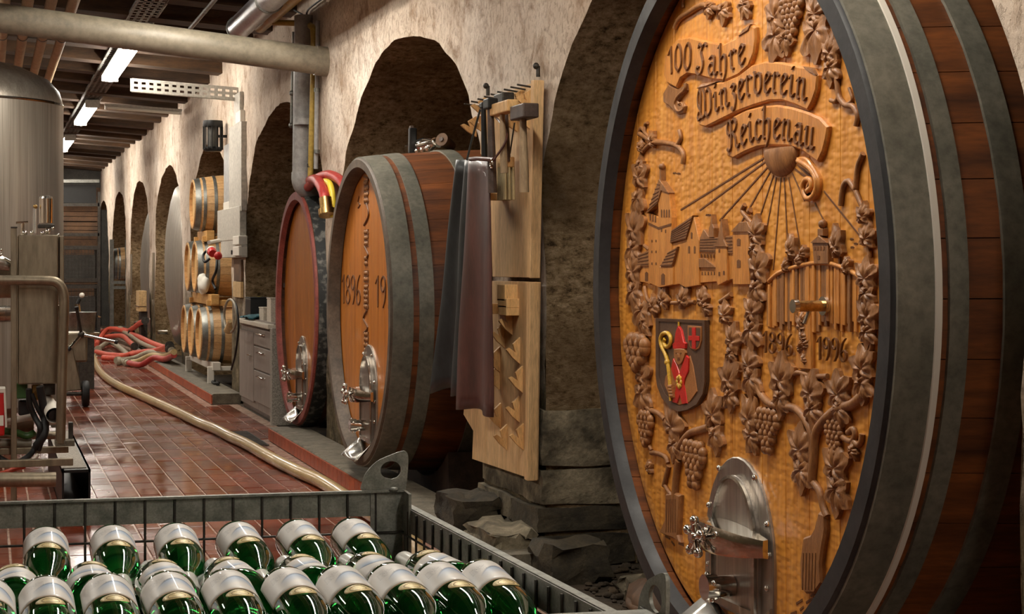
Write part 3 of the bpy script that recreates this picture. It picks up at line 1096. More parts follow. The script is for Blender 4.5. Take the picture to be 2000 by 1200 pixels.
def write(fc, text, base, xh, mat, parent, nib=.15, nang=40, h=.006, lift=0.0, name='carved_letter'):
    """letters along a baseline polyline of (s,t); each letter is a piece of its own"""
    B = [Vector(b) for b in base]
    P = smooth_path([(b.x, b.y, 0) for b in B], 8)
    seg = [(P[i + 1] - P[i]).length for i in range(len(P) - 1)]
    tot = sum(seg)
    adv = [GLYPH[c][0] for c in text]
    k = tot / sum(adv)
    pos = 0.0

    def at(d):
        d = max(0, min(tot - 1e-6, d))
        for i, L in enumerate(seg):
            if d <= L:
                return P[i] + (P[i + 1] - P[i]) * (d / L), (P[i + 1] - P[i]).normalized()
            d -= L
        return P[-1], (P[-1] - P[-2]).normalized()
    na = math.radians(nang)
    for c in text:
        w = GLYPH[c][0]
        o, _ = at(pos * k)
        _, dr = at((pos + w / 2) * k)
        ang = math.atan2(dr.y, dr.x) * .8
        ca, sa = math.cos(ang), math.sin(ang)
        strokes = GLYPH[c][1]
        pos += w
        if not strokes:
            continue
        mb = MB()
        nx, ny = math.cos(na) * nib * xh / 2, math.sin(na) * nib * xh / 2
        for st in strokes:
            if len(st) > 4:
                st = [(p.x, p.y) for p in smooth_path([(x, y, 0) for x, y in st], 3)]
            pts = [(x * k, y * xh) for x, y in st]
            for q, (a, b) in enumerate(zip(pts[:-1], pts[1:])):
                quad = [(a[0] - nx, a[1] - ny), (a[0] + nx, a[1] + ny), (b[0] + nx, b[1] + ny), (b[0] - nx, b[1] - ny)]
                d = Vector((b[0] - a[0], b[1] - a[1]))
                # a stroke parallel to the nib keeps a hairline of its own
                if d.length > 1e-9:
                    nrm = Vector((-d.y, d.x)).normalized() * nib * xh * .16
                    quad2 = [(a[0] - nrm.x, a[1] - nrm.y), (a[0] + nrm.x, a[1] + nrm.y), (b[0] + nrm.x, b[1] + nrm.y), (b[0] - nrm.x, b[1] - nrm.y)]
                else:
                    quad2 = quad
                for qd, hh in ((quad, h), (quad2, h * .8)):
                    W = [(o.x + x * ca - y * sa, o.y + x * sa + y * ca) for x, y in qd]
                    mb.prism([fc.p(s, t, lift - .001) for s, t in W], [fc.p(s, t, lift + hh + .0002 * (q % 3)) for s, t in W])
        mb.build(name, G[mat], parent, flat=True)


def hatch(fc, s, t0, w, hgt, parent, tap=True):
    """arched steel manway: riveted frame plate, domed door, cross bar with star knob, tap"""
    hp = bpy.data.objects.new('manway', None); hp.empty_display_size = .05
    COL.objects.link(hp); hp.parent = parent
    WM[hp.name] = WM[parent.name].copy()

    def arch(wd, b, top, n=18):
        r = wd / 2
        rise = r * 1.25
        L = [(s + r, b)] + [(s + r * math.cos(PI * k / n), top - rise + rise * math.sin(PI * k / n)) for k in range(n + 1)] + [(s - r, b)]
        return L
    fc.slab(arch(w, t0, t0 + hgt), .012, ch=.004).build('frame_plate', G['steel_brushed'], hp, ang=25)
    o, i_ = arch(w * .66, t0 + .02, t0 + hgt * .885), arch(w * .58, t0 + .045, t0 + hgt * .865)
    fc.slab(o, .028, ch=.006).build('door', G['steel_brushed'], hp, ang=25)
    mb = MB().ring([fc.p(*q, .026) for q in o], [fc.p(*q, .028) for q in i_], [fc.p(*q, .036) for q in o], [fc.p(*q, .038) for q in i_])
    mb.build('door_rim', G['steel'], hp, ang=25)
    for (ds, dt) in ((-.43, .25), (.43, .25), (-.44, .45), (.44, .45), (-.42, .64), (.43, .64), (-.26, .90), (.26, .90), (-.43, .08), (.43, .08)):
        q = fc.p(s + ds * w, t0 + dt * hgt, .016)
        MB().ball(q, .011, 9, 6, (.8, 1, 1)).build('rivet', G['chrome'], hp)
    # cross bar, deepest in the middle
    zb = t0 + hgt * .50
    N = 9
    V = []
    for k in range(N):
        u = -1 + 2 * k / (N - 1)
        hh = .030 + .020 * (1 - u * u); dp = .085 * (1 - u * u) ** .7 + .018
        for (dt, n) in ((hh, .03), (hh * .9, .03 + dp * .9), (0, .03 + dp), (-hh * .9, .03 + dp * .9), (-hh, .03)):
            V.append(fc.p(s + u * w * .5, zb + dt, n))
    Fs = []
    for k in range(N - 1):
        for q in range(4):
            Fs.append((k * 5 + q, k * 5 + q + 1, k * 5 + 6 + q, k * 5 + 5 + q))
    Fs += [(0, 1, 2, 3, 4), tuple((N - 1) * 5 + q for q in (4, 3, 2, 1, 0))]
    MB().add(V, Fs).build('cross_bar', G['chrome'], hp, ang=30)
    kn = MB()
    c = fc.p(s - .02, zb, .13)
    kn.tube([fc.p(s - .02, zb, .1), fc.p(s - .02, zb, .17)], .018, 12)
    for k in range(5):
        a = 2 * PI * k / 5 + .3
        kn.tube([fc.p(s - .02, zb, .15), fc.p(s - .02 + math.cos(a) * .05, zb + math.sin(a) * .05, .155)], [.014, .011], 8)
        kn.ball(fc.p(s - .02 + math.cos(a) * .055, zb + math.sin(a) * .055, .155), .017, 8, 6)
    kn.build('star_knob', G['chrome'], hp)
    if tap:
        zt = t0 + hgt * .19
        MB().tube([fc.p(s, zt, .03), fc.p(s, zt, .09)], .035, 18).build('tap_socket', G['chrome'], hp)
        MB().tube([fc.p(s, zt, .09), fc.p(s, zt, .13)], .042, 18).build('tap_cap', G['chrome'], hp)
        for k in range(4):
            a = PI * k / 2 + .5
            MB().ball(fc.p(s + math.cos(a) * .042, zt + math.sin(a) * .042, .11), .010, 7, 5).build('tap_lug', G['chrome'], hp)
    return hp


def lip(fc, s, t0, w, parent):
    """bent steel drip lip below the manway"""
    mb = MB()
    mb.grid(lambda u, v: fc.p(s + (u - .5) * w * (1 + .25 * v), t0 - .05 + .08 * abs(u - .5) * 2 * (1 - v) - .035 * v, .02 + .12 * v), 9, 5)
    mb.build('drip_lip', G['steel'], parent, solid=.004, ang=50)
    for q in (-1, 1):
        fc.slab([(s + q * w * .5, t0 - .06), (s + q * w * .62, t0 - .02), (s + q * w * .6, t0 + .06), (s + q * w * .46, t0 + .02)], .02, ch=.004).build('lip_bracket', G['steel'], parent)


def cradle(t, X, Y, L, Rb, Z):
    """stone / timber saddles that carry a cask"""
    for x in (.55, L - .5):
        bot = Z - Rb
        prof = []
        for k in range(11):
            y = -.62 + 1.24 * k / 10
            zz = Z - math.sqrt(max((Rb + .004) ** 2 - y * y, 0.01))
            prof.append((y, max(zz, .06)))
        lo = [(X + x - .12, Y - .66, 0)] + [(X + x - .12, Y + y, z) for y, z in prof] + [(X + x - .12, Y + .66, 0)]
        hi = [(p[0] + .24, p[1], p[2]) for p in lo]
        sd = MB().prism(lo, hi).build('cask_saddle', G['dark_wood'], flat=True)
        yield sd


# ------------------------------------------------------------------ the plain cask with the red rim
X3, Y3, R3 = 2.40, 13.74, .955
b3 = PX(585, 836, X3).z
Z3 = b3 + R3
c3, h3, Xh3 = make_cask('oak_cask', 'plain oak cask with a peeling red rim, between cabinet and dated cask', X3, Y3, Z3, R3, 1.9, R3 + .05, 1.0, 40,
                        [(.025, .13), (.17, .25), (.5, .58), (.95, 1.03), (1.35, 1.43), (1.75, 1.84)], 'chime_red', .065, .02, 'stave_dark', .07, 11, 'plank_amber', hoop_mat='peeling')
f3 = Face(Xh3, Y3, Z3)
hs, ht = f3.px(588, 830)
lip(f3, 0.02, -R3 + .12, .34, hatch(f3, 0.02, -R3 + .11, .44, .62, c3))
f3.slab([f3.px(549, 553), f3.px(556, 553), f3.px(556, 562), f3.px(549, 562)], .012).build('wood_block', G['dark_wood'], h3, flat=True)

# ------------------------------------------------------------------ the dated cask
X2, R2 = 2.2, .957
Y2 = (PX(637, 600, X2).y + PX(763, 600, X2).y) / 2
Z2 = H + (PX(700, 307, X2).z + PX(700, 912, X2).z) / 2 - H
c2, h2, Xh2 = make_cask('oak_cask', 'grey-hooped oak cask carved with the year 1896, beside the leather apron', X2, Y2, Z2, R2, 2.1, R2 + .075, 1.0, 42,
                        [(.015, .13), (.165, .25), (.50, .59), (.98, 1.06), (1.45, 1.53), (1.88, 1.98)], 'chime_grey', .055, .06, 'stave', .085, 11, 'plank_amber')
f2 = Face(Xh2, Y2, Z2)
lip(f2, .03, -R2 + .13, .36, hatch(f2, .03, -R2 + .13, .46, .62, c2))
# carved chain of scrolls down the middle of the head
cx = f2.px(716, 500)[0]
rc = random.Random(5)


def pitted(fc, s0, s1, t0, t1, seed):
    r = random.Random(seed)
    n = 9
    L = [(s0, t0), (s1, t0)] + [(s1 + r.uniform(-.012, .012), t0 + (t1 - t0) * k / n) for k in range(1, n)] + [(s1, t1), (s0, t1)] + [(s0 + r.uniform(-.012, .012), t1 - (t1 - t0) * k / n) for k in range(1, n)]
    return L


for (ya, yb) in ((352, 398), (448, 482), (500, 520), (528, 552), (556, 604), (648, 700)):
    ta, tb_ = f2.px(716, yb)[1], f2.px(716, ya)[1]
    w = .062 if ya not in (500,) else .034
    f2.slab(pitted(f2, cx - w, cx + w, ta, tb_, ya), .004).build('carved_panel', G['carve_groove'], h2, flat=True)
    mb = MB()
    n = max(2, int((tb_ - ta) / .03))
    for k in range(n):
        tt = ta + (tb_ - ta) * (k + .5) / n
        for q in (-1, 1):
            mb.ball(f2.p(cx + q * w * .45 + rc.uniform(-.006, .006), tt, .004), .019, 8, 5, (.55, 1, .8))
    mb.build('carved_relief', G['carve'], h2)
for (pts) in ([(712, 345), (721, 350), (716, 362)], [(717, 398), (721, 420), (712, 440)], [(713, 482), (720, 498), (714, 505)], [(718, 606), (711, 622), (719, 640), (712, 650)], [(712, 700), (722, 712), (716, 720)]):
    f2.cord([f2.px(*q) for q in pts], .008, .002).build('carved_scroll', G['carve_groove'], h2)
a, b = f2.px(669, 592), f2.px(706, 598)
write(f2, '1896', [(a[0], a[1]), (b[0], a[1])], .125, 'carve_groove', h2, nib=.2, nang=20, h=.005, name='carved_digit')
a2 = f2.px(734, 600)
write(f2, '1971', [(a2[0], a[1]), (a2[0] + (b[0] - a[0]), a[1])], .125, 'carve_groove', h2, nib=.2, nang=20, h=.005, name='carved_digit')
f2.cord([f2.px(702, 384), f2.px(700, 395), f2.px(704, 400), f2.px(700, 406)], .006, .001).build('carved_mark', G['carve_groove'], h2)

# ------------------------------------------------------------------ the carved anniversary cask
X1 = 2.25
yl, yr = PX(1157, 570, X1).y, PX(1742, 570, X1).y
Y1, R1 = (yl + yr) / 2, (yl - yr) / 2
OV = 1.06
Z1 = PX(1450, 1330, X1).z + R1 * OV
c1, h1, Xh1 = make_cask('carved_cask', 'huge carved anniversary cask with black rim and grey hoops', X1, Y1, Z1, R1, 2.3, R1 + .06, OV, 48,
                        [(.012, .116), (.158, .212), (.315, .388), (.95, 1.04), (1.6, 1.69), (2.1, 2.2)], 'chime_black', .066, .02, 'stave', .085, 12, 'tooled', hoop_t=.009)
f1 = Face(Xh1, Y1, Z1)
P1 = f1.px
# raised near-white lip along the back edge of the front hoop
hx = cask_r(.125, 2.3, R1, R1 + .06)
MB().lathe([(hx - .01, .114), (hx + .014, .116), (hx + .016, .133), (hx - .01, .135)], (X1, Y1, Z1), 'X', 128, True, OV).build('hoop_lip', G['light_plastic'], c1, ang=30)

# ---- carvings of the anniversary cask
def Q(z):
    """list of picture points -> head coordinates"""
    return [P1(*q) for q in z]


def zz(pts, ox, oy):
    return [P1(ox + x / 4, oy + y / 4) for x, y in pts]


def sm(pts, n=3):
    return [(p.x, p.y) for p in smooth_path([(s, t, 0) for s, t in pts], n)]


# banners
B1 = [(415, 590), (425, 430), (520, 305), (620, 290), (740, 320), (880, 347), (980, 300), (1045, 235), (1100, 190), (1132, 215), (1138, 300), (1120, 420), (1078, 522), (1000, 590), (900, 635), (800, 625), (680, 592), (600, 580), (545, 615), (512, 690), (440, 650)]
B2 = [(682, 690), (760, 650), (880, 642), (1000, 590), (1100, 512), (1210, 480), (1340, 488), (1480, 518), (1590, 535), (1622, 590), (1612, 700), (1580, 800), (1542, 866), (1440, 820), (1340, 790), (1240, 792), (1140, 822), (1000, 872), (880, 930), (745, 997), (690, 980), (690, 900), (680, 800)]
B3 = [(885, 985), (960, 910), (1060, 862), (1180, 832), (1300, 820), (1420, 840), (1540, 876), (1640, 920), (1702, 990), (1690, 1080), (1662, 1190), (1622, 1268), (1500, 1182), (1400, 1146), (1250, 1140), (1150, 1152), (1050, 1192), (960, 1240), (912, 1222), (902, 1100)]
for pts in (B3, B2, B1):
    f1.slab(zz(pts, 1200, 0), .016, ch=.006).build('carved_banner', G['carve_light'], h1, ang=30)
f1.slab(zz([(400, 730), (440, 662), (515, 698), (578, 655), (582, 705), (515, 790), (530, 830), (550, 800), (572, 830), (560, 885), (510, 895), (450, 832), (402, 800)], 1200, 0), .011, ch=.004).build('banner_tail', G['carve'], h1, ang=30)
f1.cord(zz([(578, 655), (575, 700), (515, 760), (495, 820), (520, 870), (562, 850), (550, 805), (522, 815)], 1200, 0), .007, .012, taper=True).build('banner_curl', G['carve'], h1)
f1.slab(zz([(1010, 285), (1040, 235), (1105, 190), (1085, 240)], 1200, 0), .020, ch=.002).build('banner_fold', G['carve'], h1)
f1.slab(zz([(682, 692), (720, 655), (830, 640), (760, 675)], 1200, 0), .020, ch=.002).build('banner_fold', G['carve'], h1)
f1.slab(zz([(1515, 520), (1590, 535), (1618, 585), (1570, 570)], 1200, 0), .020, ch=.002).build('banner_fold', G['carve'], h1)
write(f1, '100 Jahre', zz([(462, 585), (520, 560), (600, 545), (700, 570), (800, 590), (900, 580), (980, 530), (1075, 478)], 1200, 0), .062, 'letter', h1, lift=.016, nib=.17)
write(f1, 'Winzerverein', zz([(690, 930), (790, 890), (900, 840), (1000, 790), (1120, 735), (1220, 725), (1320, 732), (1420, 755), (1550, 800)], 1200, 0), .062, 'letter', h1, lift=.016, nib=.17)
write(f1, 'Reichenau', zz([(925, 1180), (1020, 1140), (1130, 1100), (1220, 1082), (1320, 1088), (1420, 1110), (1520, 1150), (1610, 1185)], 1200, 0), .062, 'letter', h1, lift=.016, nib=.17)

# half sun, rays and the curl below it
c = P1(1528, 293)
rs_, rt_ = abs(P1(1562, 293)[0] - c[0]), abs(P1(1528, 346)[1] - c[1])
mb = MB(); mb.ball(f1.p(c[0], c[1], 0), 1, 24, 12, (.03, rs_, rt_))
mb.v = [(v[0], v[1], min(v[2], f1.p(c[0], c[1]).z + .005)) for v in mb.v]
mb.build('carved_sun', G['carve'], h1, ang=60)
for (a, b) in (((1492, 309), (1330, 410)), ((1495, 316), (1367, 411)), ((1500, 326), (1406, 431)), ((1505, 335), (1441, 448)), ((1511, 343), (1480, 438)), ((1517, 346), (1496, 457)), ((1526, 347), (1511, 528)), ((1532, 347), (1541, 516)), ((1541, 347), (1565, 492)), ((1548, 338), (1572, 392)), ((1553, 330), (1580, 350)), ((1558, 322), (1592, 352)), ((1592, 397), (1611, 433)), ((1610, 374), (1690, 473))):
    f1.line([P1(*a), P1(*b)], .0055, .002).build('sun_ray', G['carve_groove'], h1, flat=True)
f1.slab(sm(Q([(1562, 308), (1580, 308), (1597, 330), (1607, 352), (1604, 378), (1592, 392), (1580, 388), (1575, 372), (1578, 385), (1590, 380), (1597, 358), (1588, 338), (1572, 322)]), 3), .014, ch=.004).build('banner_tail', G['carve_light'], h1, ang=40)
f1.cord(Q([(1566, 314), (1590, 330), (1602, 355), (1598, 380), (1584, 388), (1575, 370), (1580, 352), (1590, 352), (1592, 366), (1584, 374)]), .009, .012).build('banner_curl', G['carve_light'], h1)

# church, monastery and houses
def wallp(pts, h, mat='carve_light', nm='carved_wall'):
    return f1.slab(Q(pts), h, ch=.002).build(nm, G[mat], h1, flat=True)


wallp([(1240, 522), (1275, 519), (1275, 556), (1262, 552), (1245, 550)], .010)
wallp([(1240, 522), (1254, 497), (1273, 489), (1275, 520)], .014, 'carve', 'carved_roof')
wallp([(1275, 416), (1296, 426), (1297, 562), (1275, 553)], .017)
wallp([(1296, 396), (1303, 372), (1317, 376), (1322, 425), (1323, 556), (1297, 562)], .021)
wallp([(1275, 417), (1299, 350), (1318, 377), (1303, 373), (1296, 398)], .025, 'carve', 'carved_roof')
wallp([(1297.5, 352), (1298, 330), (1300, 330), (1301, 352)], .020, 'carve', 'carved_spire')
MB().ball(f1.p(*P1(1299, 326), .012), .013, 8, 6).build('carved_finial', G['carve'], h1)
wallp([(1322, 476), (1350, 467), (1364, 424), (1374, 470), (1374, 557), (1347, 562), (1335, 555), (1322, 558)], .017)
wallp([(1320, 475), (1322, 450), (1364, 421), (1350, 468)], .022, 'carve', 'carved_roof')
wallp([(1302, 521), (1318, 492), (1336, 482), (1325, 521)], .026, 'carve', 'carved_roof')
wallp([(1300, 521), (1326, 521), (1326, 556), (1300, 562)], .023)
wallp([(1374, 490), (1440, 494), (1440, 545), (1424, 549), (1374, 553)], .012)
wallp([(1374, 492), (1375, 465), (1382, 448), (1393, 463), (1408, 464), (1440, 460), (1440, 496)], .016, 'carve', 'carved_roof')
wallp([(1374, 523), (1374, 505), (1385, 504), (1408, 523)], .018, 'carve', 'carved_roof')
wallp([(1394, 464), (1394, 446), (1397, 438), (1399, 419), (1401, 438), (1404, 446), (1404, 464)], .019, 'carve', 'carved_spire')
wallp([(1408, 482), (1430, 482), (1431, 548), (1413, 558), (1408, 545)], .020)
wallp([(1405, 482), (1414, 468), (1421, 428), (1426, 468), (1432, 482)], .024, 'carve', 'carved_roof')
wallp([(1440, 452), (1471, 452), (1473, 556), (1440, 556)], .016)
wallp([(1438, 453), (1455, 434), (1470, 433), (1480, 453)], .021, 'carve', 'carved_roof')
wallp([(1597, 475), (1628, 475), (1628, 516), (1600, 516)], .018, 'carve')
wallp([(1595, 475), (1611, 460), (1629, 475)], .022, 'carve', 'carved_roof')
wallp([(1607, 447), (1618, 447), (1618, 461), (1607, 461)], .018, 'carve', 'carved_spire')
MB().ball(f1.p(*P1(1613, 438), .010), .014, 8, 6).build('carved_finial', G['carve'], h1)
# windows and doors cut into the walls
for (x, y, w, hh, lift) in ([(1279 + 5 * k, 424 + 2 * k, 2.4, 14, .017) for k in range(3)] + [(1303 + 5 * k, 417, 2.4, 16, .021) for k in range(4)] + [(1282, 471, 2, 5, .017), (1290, 471, 2, 5, .017), (1282, 492, 2, 5, .017), (1290, 492, 2, 5, .017), (1282, 515, 2, 5, .017), (1290, 515, 2, 5, .017), (1303, 450, 2, 7, .021), (1311, 452, 2, 7, .021), (1360, 460, 3, 13, .017), (1355, 488, 3, 15, .017), (1366, 488, 3, 15, .017), (1307, 545, 7, 22, .023), (1268, 540, 6, 18, .010)] + [(1378 + 6 * k, 500, 2, 8, .016) for k in range(5)] + [(1378 + 6 * k, 534, 2, 7, .012) for k in range(5)] + [(1416, 490, 3, 7, .020), (1416, 535, 3, 8, .020), (1425, 533, 3, 8, .020), (1452, 473, 7, 14, .016), (1452, 515, 7, 16, .016)] + [(1602 + 6 * k, 485, 3, 8, .018) for k in range(4)] + [(1610, 503, 5, 8, .018)]):
    f1.slab(Q([(x - w / 2, y + hh / 2), (x + w / 2, y + hh / 2), (x + w / 2, y - hh * .35), (x, y - hh / 2), (x - w / 2, y - hh * .35)]), lift + .0012, h0=lift - .002).build('carved_window', G['carve_groove'], h1, flat=True)
# roof courses
for (a, b, n, lift) in ((((1320, 475), (1350, 468)), ((1323, 451), (1363, 424)), 7, .022), (((1302, 521), (1325, 521)), ((1318, 493), (1335, 483)), 5, .026), (((1376, 491), (1439, 494)), ((1376, 466), (1439, 461)), 5, .016), (((1241, 521), (1274, 519)), ((1254, 498), (1273, 490)), 4, .014), (((1276, 415), (1296, 397)), ((1297, 355), (1302, 358)), 6, .025), (((1275, 439), (1296, 449)), ((1275, 434), (1296, 444)), 2, .017), (((1296, 449), (1322, 441)), ((1296, 444), (1322, 436)), 2, .021)):
    for k in range(n):
        u = (k + .5) / n
        l = (a[0][0] + (b[0][0] - a[0][0]) * u, a[0][1] + (b[0][1] - a[0][1]) * u)
        r = (a[1][0] + (b[1][0] - a[1][0]) * u, a[1][1] + (b[1][1] - a[1][1]) * u)
        A, B = P1(*l), P1(*r)
        MB().bar(f1.p(*A, lift + .0005), f1.p(*B, lift + .0005), .003, .002, up=(1, 0, 0)).build('roof_course', G['carve_groove'], h1, flat=True)
# trees and bushes on the hill, small birds
for (x, y, sz, st) in ((1553, 492, .085, 517), (1642, 484, .10, 516), (1577, 497, .042, 514), (1543, 523, .045, 528), (1662, 526, .055, 530), (1568, 512, .035, 516)):
    leaf_mesh(f1, *P1(x, y), sz, .3, .8, .026, int(x)).build('carved_tree', G['carve'], h1, ang=60)
    f1.line([P1(x, y), P1(x + .5, st)], .008, .006).build('carved_trunk', G['carve'], h1, flat=True)
for (x, y) in ((1318, 339), (1326, 340), (1382, 421), (1386, 421), (1664, 468), (1672, 477), (1665, 484)):
    f1.line([P1(x - 3, y), P1(x - 1, y - 2), P1(x, y), P1(x + 1.5, y - 2), P1(x + 3.5, y)], .004, .002).build('carved_bird', G['carve_groove'], h1, flat=True)

# vineyard hill drawn as a barrel end of furrowed strips
top = [(1508, 548), (1525, 534), (1545, 526), (1565, 520), (1590, 515), (1612, 514), (1634, 517), (1656, 525), (1676, 536), (1694, 552)]
xs_ = [q[0] for q in top]; yt_ = [q[1] for q in top]
rv = random.Random(9)
x = 1500.0
while x < 1700:
    w = rv.uniform(4, 7)
    yt = np.interp(x + w / 2, xs_, yt_) + (max(0, 1508 - x) * 3)
    yb = 641 + rv.uniform(-14, 8) if not 1570 < x < 1590 else 715
    f1.slab(Q([(x, yb), (x + w, yb + 1), (x + w, yt), (x, yt)]), .008 + rv.uniform(-.004, .004), ch=.002).build('carved_furrow', G['carve_light' if rv.random() < .6 else 'carve'], h1, flat=True)
    x += w
f1.cord(Q([(1508, 550)] + top + [(1700, 562)]), .007, .008).build('carved_ridge', G['carve_light'], h1)
f1.slab(Q([(1563, 720), (1592, 722), (1590, 612), (1566, 610)]), .013, ch=.003).build('carved_post', G['carve_light'], h1, flat=True)
rp_ = random.Random(2)
for (x, y, r) in ((1573, 640, .05), (1577, 660, .04), (1570, 680, .035), (1580, 676, .03), (1579, 704, .03), (1576, 625, .03)):
    leaf_mesh(f1, *P1(x, y), r * 1.4, rp_.uniform(-1, 1), .7, .022, int(y)).build('carved_leaf', G['carve'], h1, ang=60)
a = P1(1495, 688); b = P1(1555, 697)
write(f1, '1896', [a, b], .044, 'letter', h1, nib=.16, nang=30, h=.006, lift=.006, name='carved_digit')
a = P1(1601, 702); b = P1(1662, 708)
write(f1, '1996', [a, b], .044, 'letter', h1, nib=.16, nang=30, h=.006, lift=.006, name='carved_digit')
# tasting tap
tp0, tp1 = f1.p(*P1(1618, 598), 0), f1.p(*P1(1618, 598), .30)
MB().tube([tp0, f1.p(*P1(1618, 598), .02)], .028, 18).build('tap_flange', G['chrome'], h1)
MB().tube([f1.p(*P1(1618, 598), .02), f1.p(*P1(1618, 598), .10)], .016, 18).build('tasting_tap', G['brass'], h1)
MB().tube([f1.p(*P1(1618, 598), .10), f1.p(*P1(1618, 598), .115)], .020, 18).build('tap_ring', G['chrome'], h1)
MB().tube([f1.p(P1(1618, 598)[0], P1(1618, 598)[1] - .01, .06), f1.p(P1(1614, 625)[0], P1(1614, 625)[1] - .01, .07)], .007, 10).build('tap_spout', G['chrome'], h1)

# coat of arms
SH = [(1290, 622), (1386, 626), (1386, 745), (1382, 770), (1370, 790), (1352, 800), (1335, 804), (1318, 796), (1302, 778), (1293, 755), (1290, 735)]
f1.slab(Q(SH), .014, ch=.005).build('carved_shield', G['shield_brown'], h1, ang=30)
inn = [(1295, 628), (1381, 632), (1381, 742), (1376, 764), (1364, 782), (1350, 790), (1335, 793), (1321, 786), (1306, 769), (1298, 750), (1295, 733)]
MB().ring([f1.p(*q, .012) for q in Q(SH)], [f1.p(*q, .012) for q in Q(inn)], [f1.p(*q, .019) for q in Q(SH)], [f1.p(*q, .017) for q in Q(inn)]).build('shield_rim', G['shield_brown'], h1, ang=30)


def emb(pts, mat, h, nm, n=0):
    q = Q(pts)
    f1.slab(sm(q + [q[0]], n)[:-1] if n else q, h, h0=.012, ch=.002).build(nm, G[mat], h1, ang=40)


emb([(1306, 752), (1308, 735), (1318, 720), (1325, 702), (1332, 698), (1345, 702), (1356, 695), (1362, 715), (1370, 765), (1355, 786), (1335, 792), (1320, 785)], 'flesh_wood', .017, 'bishop_cloak')
emb([(1325, 700), (1332, 712), (1337, 730), (1343, 712), (1350, 694), (1356, 700), (1355, 725), (1348, 740), (1346, 752), (1350, 772), (1352, 788), (1343, 790), (1338, 772), (1333, 788), (1324, 786), (1330, 760), (1331, 748), (1325, 735), (1321, 720)], 'red_paint', .021, 'bishop_stole')
emb([(1326, 682), (1324, 672), (1328, 668), (1330, 650), (1335, 636), (1341, 645), (1346, 668), (1350, 671), (1349, 681)], 'red_paint', .022, 'bishop_mitre')
f1.line([P1(1335, 640), P1(1338, 668)], .006, .001)
emb([(1328, 682), (1348, 682), (1348, 698), (1343, 709), (1338, 713), (1332, 708), (1328, 697)], 'flesh_wood', .024, 'bishop_face', 2)
for (x, y, w, hh) in ((1333, 690, 3, 2), (1342, 690, 3, 2), (1338, 703, 5, 1.5)):
    f1.slab(Q([(x - w / 2, y - hh / 2), (x + w / 2, y - hh / 2), (x + w / 2, y + hh / 2), (x - w / 2, y + hh / 2)]), .0255, h0=.02).build('face_line', G['letter'], h1, flat=True)
f1.slab(Q([(1336.5, 691), (1339.5, 691), (1340.5, 699), (1335.5, 699)]), .028, h0=.02, ch=.002).build('nose', G['flesh_wood'], h1, flat=True)
mb = MB()
for k in range(8):
    a = 2 * PI * k / 8
    o = P1(1338, 746)
    mb.ball(f1.p(o[0] + .017 * math.cos(a), o[1] + .017 * math.sin(a), .022), .009, 7, 5, (.6, 1, 1))
mb.build('pectoral_flower', G['yellow_paint'], h1)
f1.cord(Q([(1321, 783), (1318, 740), (1314, 708), (1309, 690), (1302, 676), (1300, 662), (1305, 652), (1314, 651), (1320, 660), (1319, 673), (1312, 678), (1307, 670), (1309, 662)]), .0075, .020).build('crosier', G['yellow_paint'], h1)
MB().ball(f1.p(*P1(1313.5, 708), .02), .012, 8, 6).build('crosier_knob', G['yellow_paint'], h1)
f1.cord(Q([(1335, 637), (1335, 629)]), .004, .018).build('mitre_cross', G['yellow_paint'], h1)
mb = MB()
for k in range(4):
    o = P1(1322 + k, 756 + 6 * k)
    mb.tube([f1.p(o[0] - .022, o[1], .02), f1.p(o[0] + .02, o[1] + .003, .024)], .0075, 8)
mb.build('bishop_hand', G['flesh_wood'], h1)
S2 = [(1352, 636), (1379, 638), (1379, 665), (1375, 680), (1366, 686), (1357, 680), (1352, 665)]
f1.slab(Q(S2), .018, h0=.01, ch=.002).build('small_shield', G['flesh_wood'], h1, ang=30)
f1.slab(Q([(1355, 640), (1377, 641), (1377, 664), (1373, 677), (1366, 682), (1358, 677), (1355, 664)]), .0188, h0=.01).build('small_shield_field', G['shield_brown'], h1, ang=30)
f1.slab(Q([(1362, 640), (1369, 640), (1369, 656), (1376.5, 657), (1376.5, 666), (1369, 666), (1369, 682), (1362, 681), (1362, 665), (1355, 665), (1355, 656), (1362, 656)]), .021, h0=.015, ch=.001).build('red_cross', G['red_paint'], h1, flat=True)

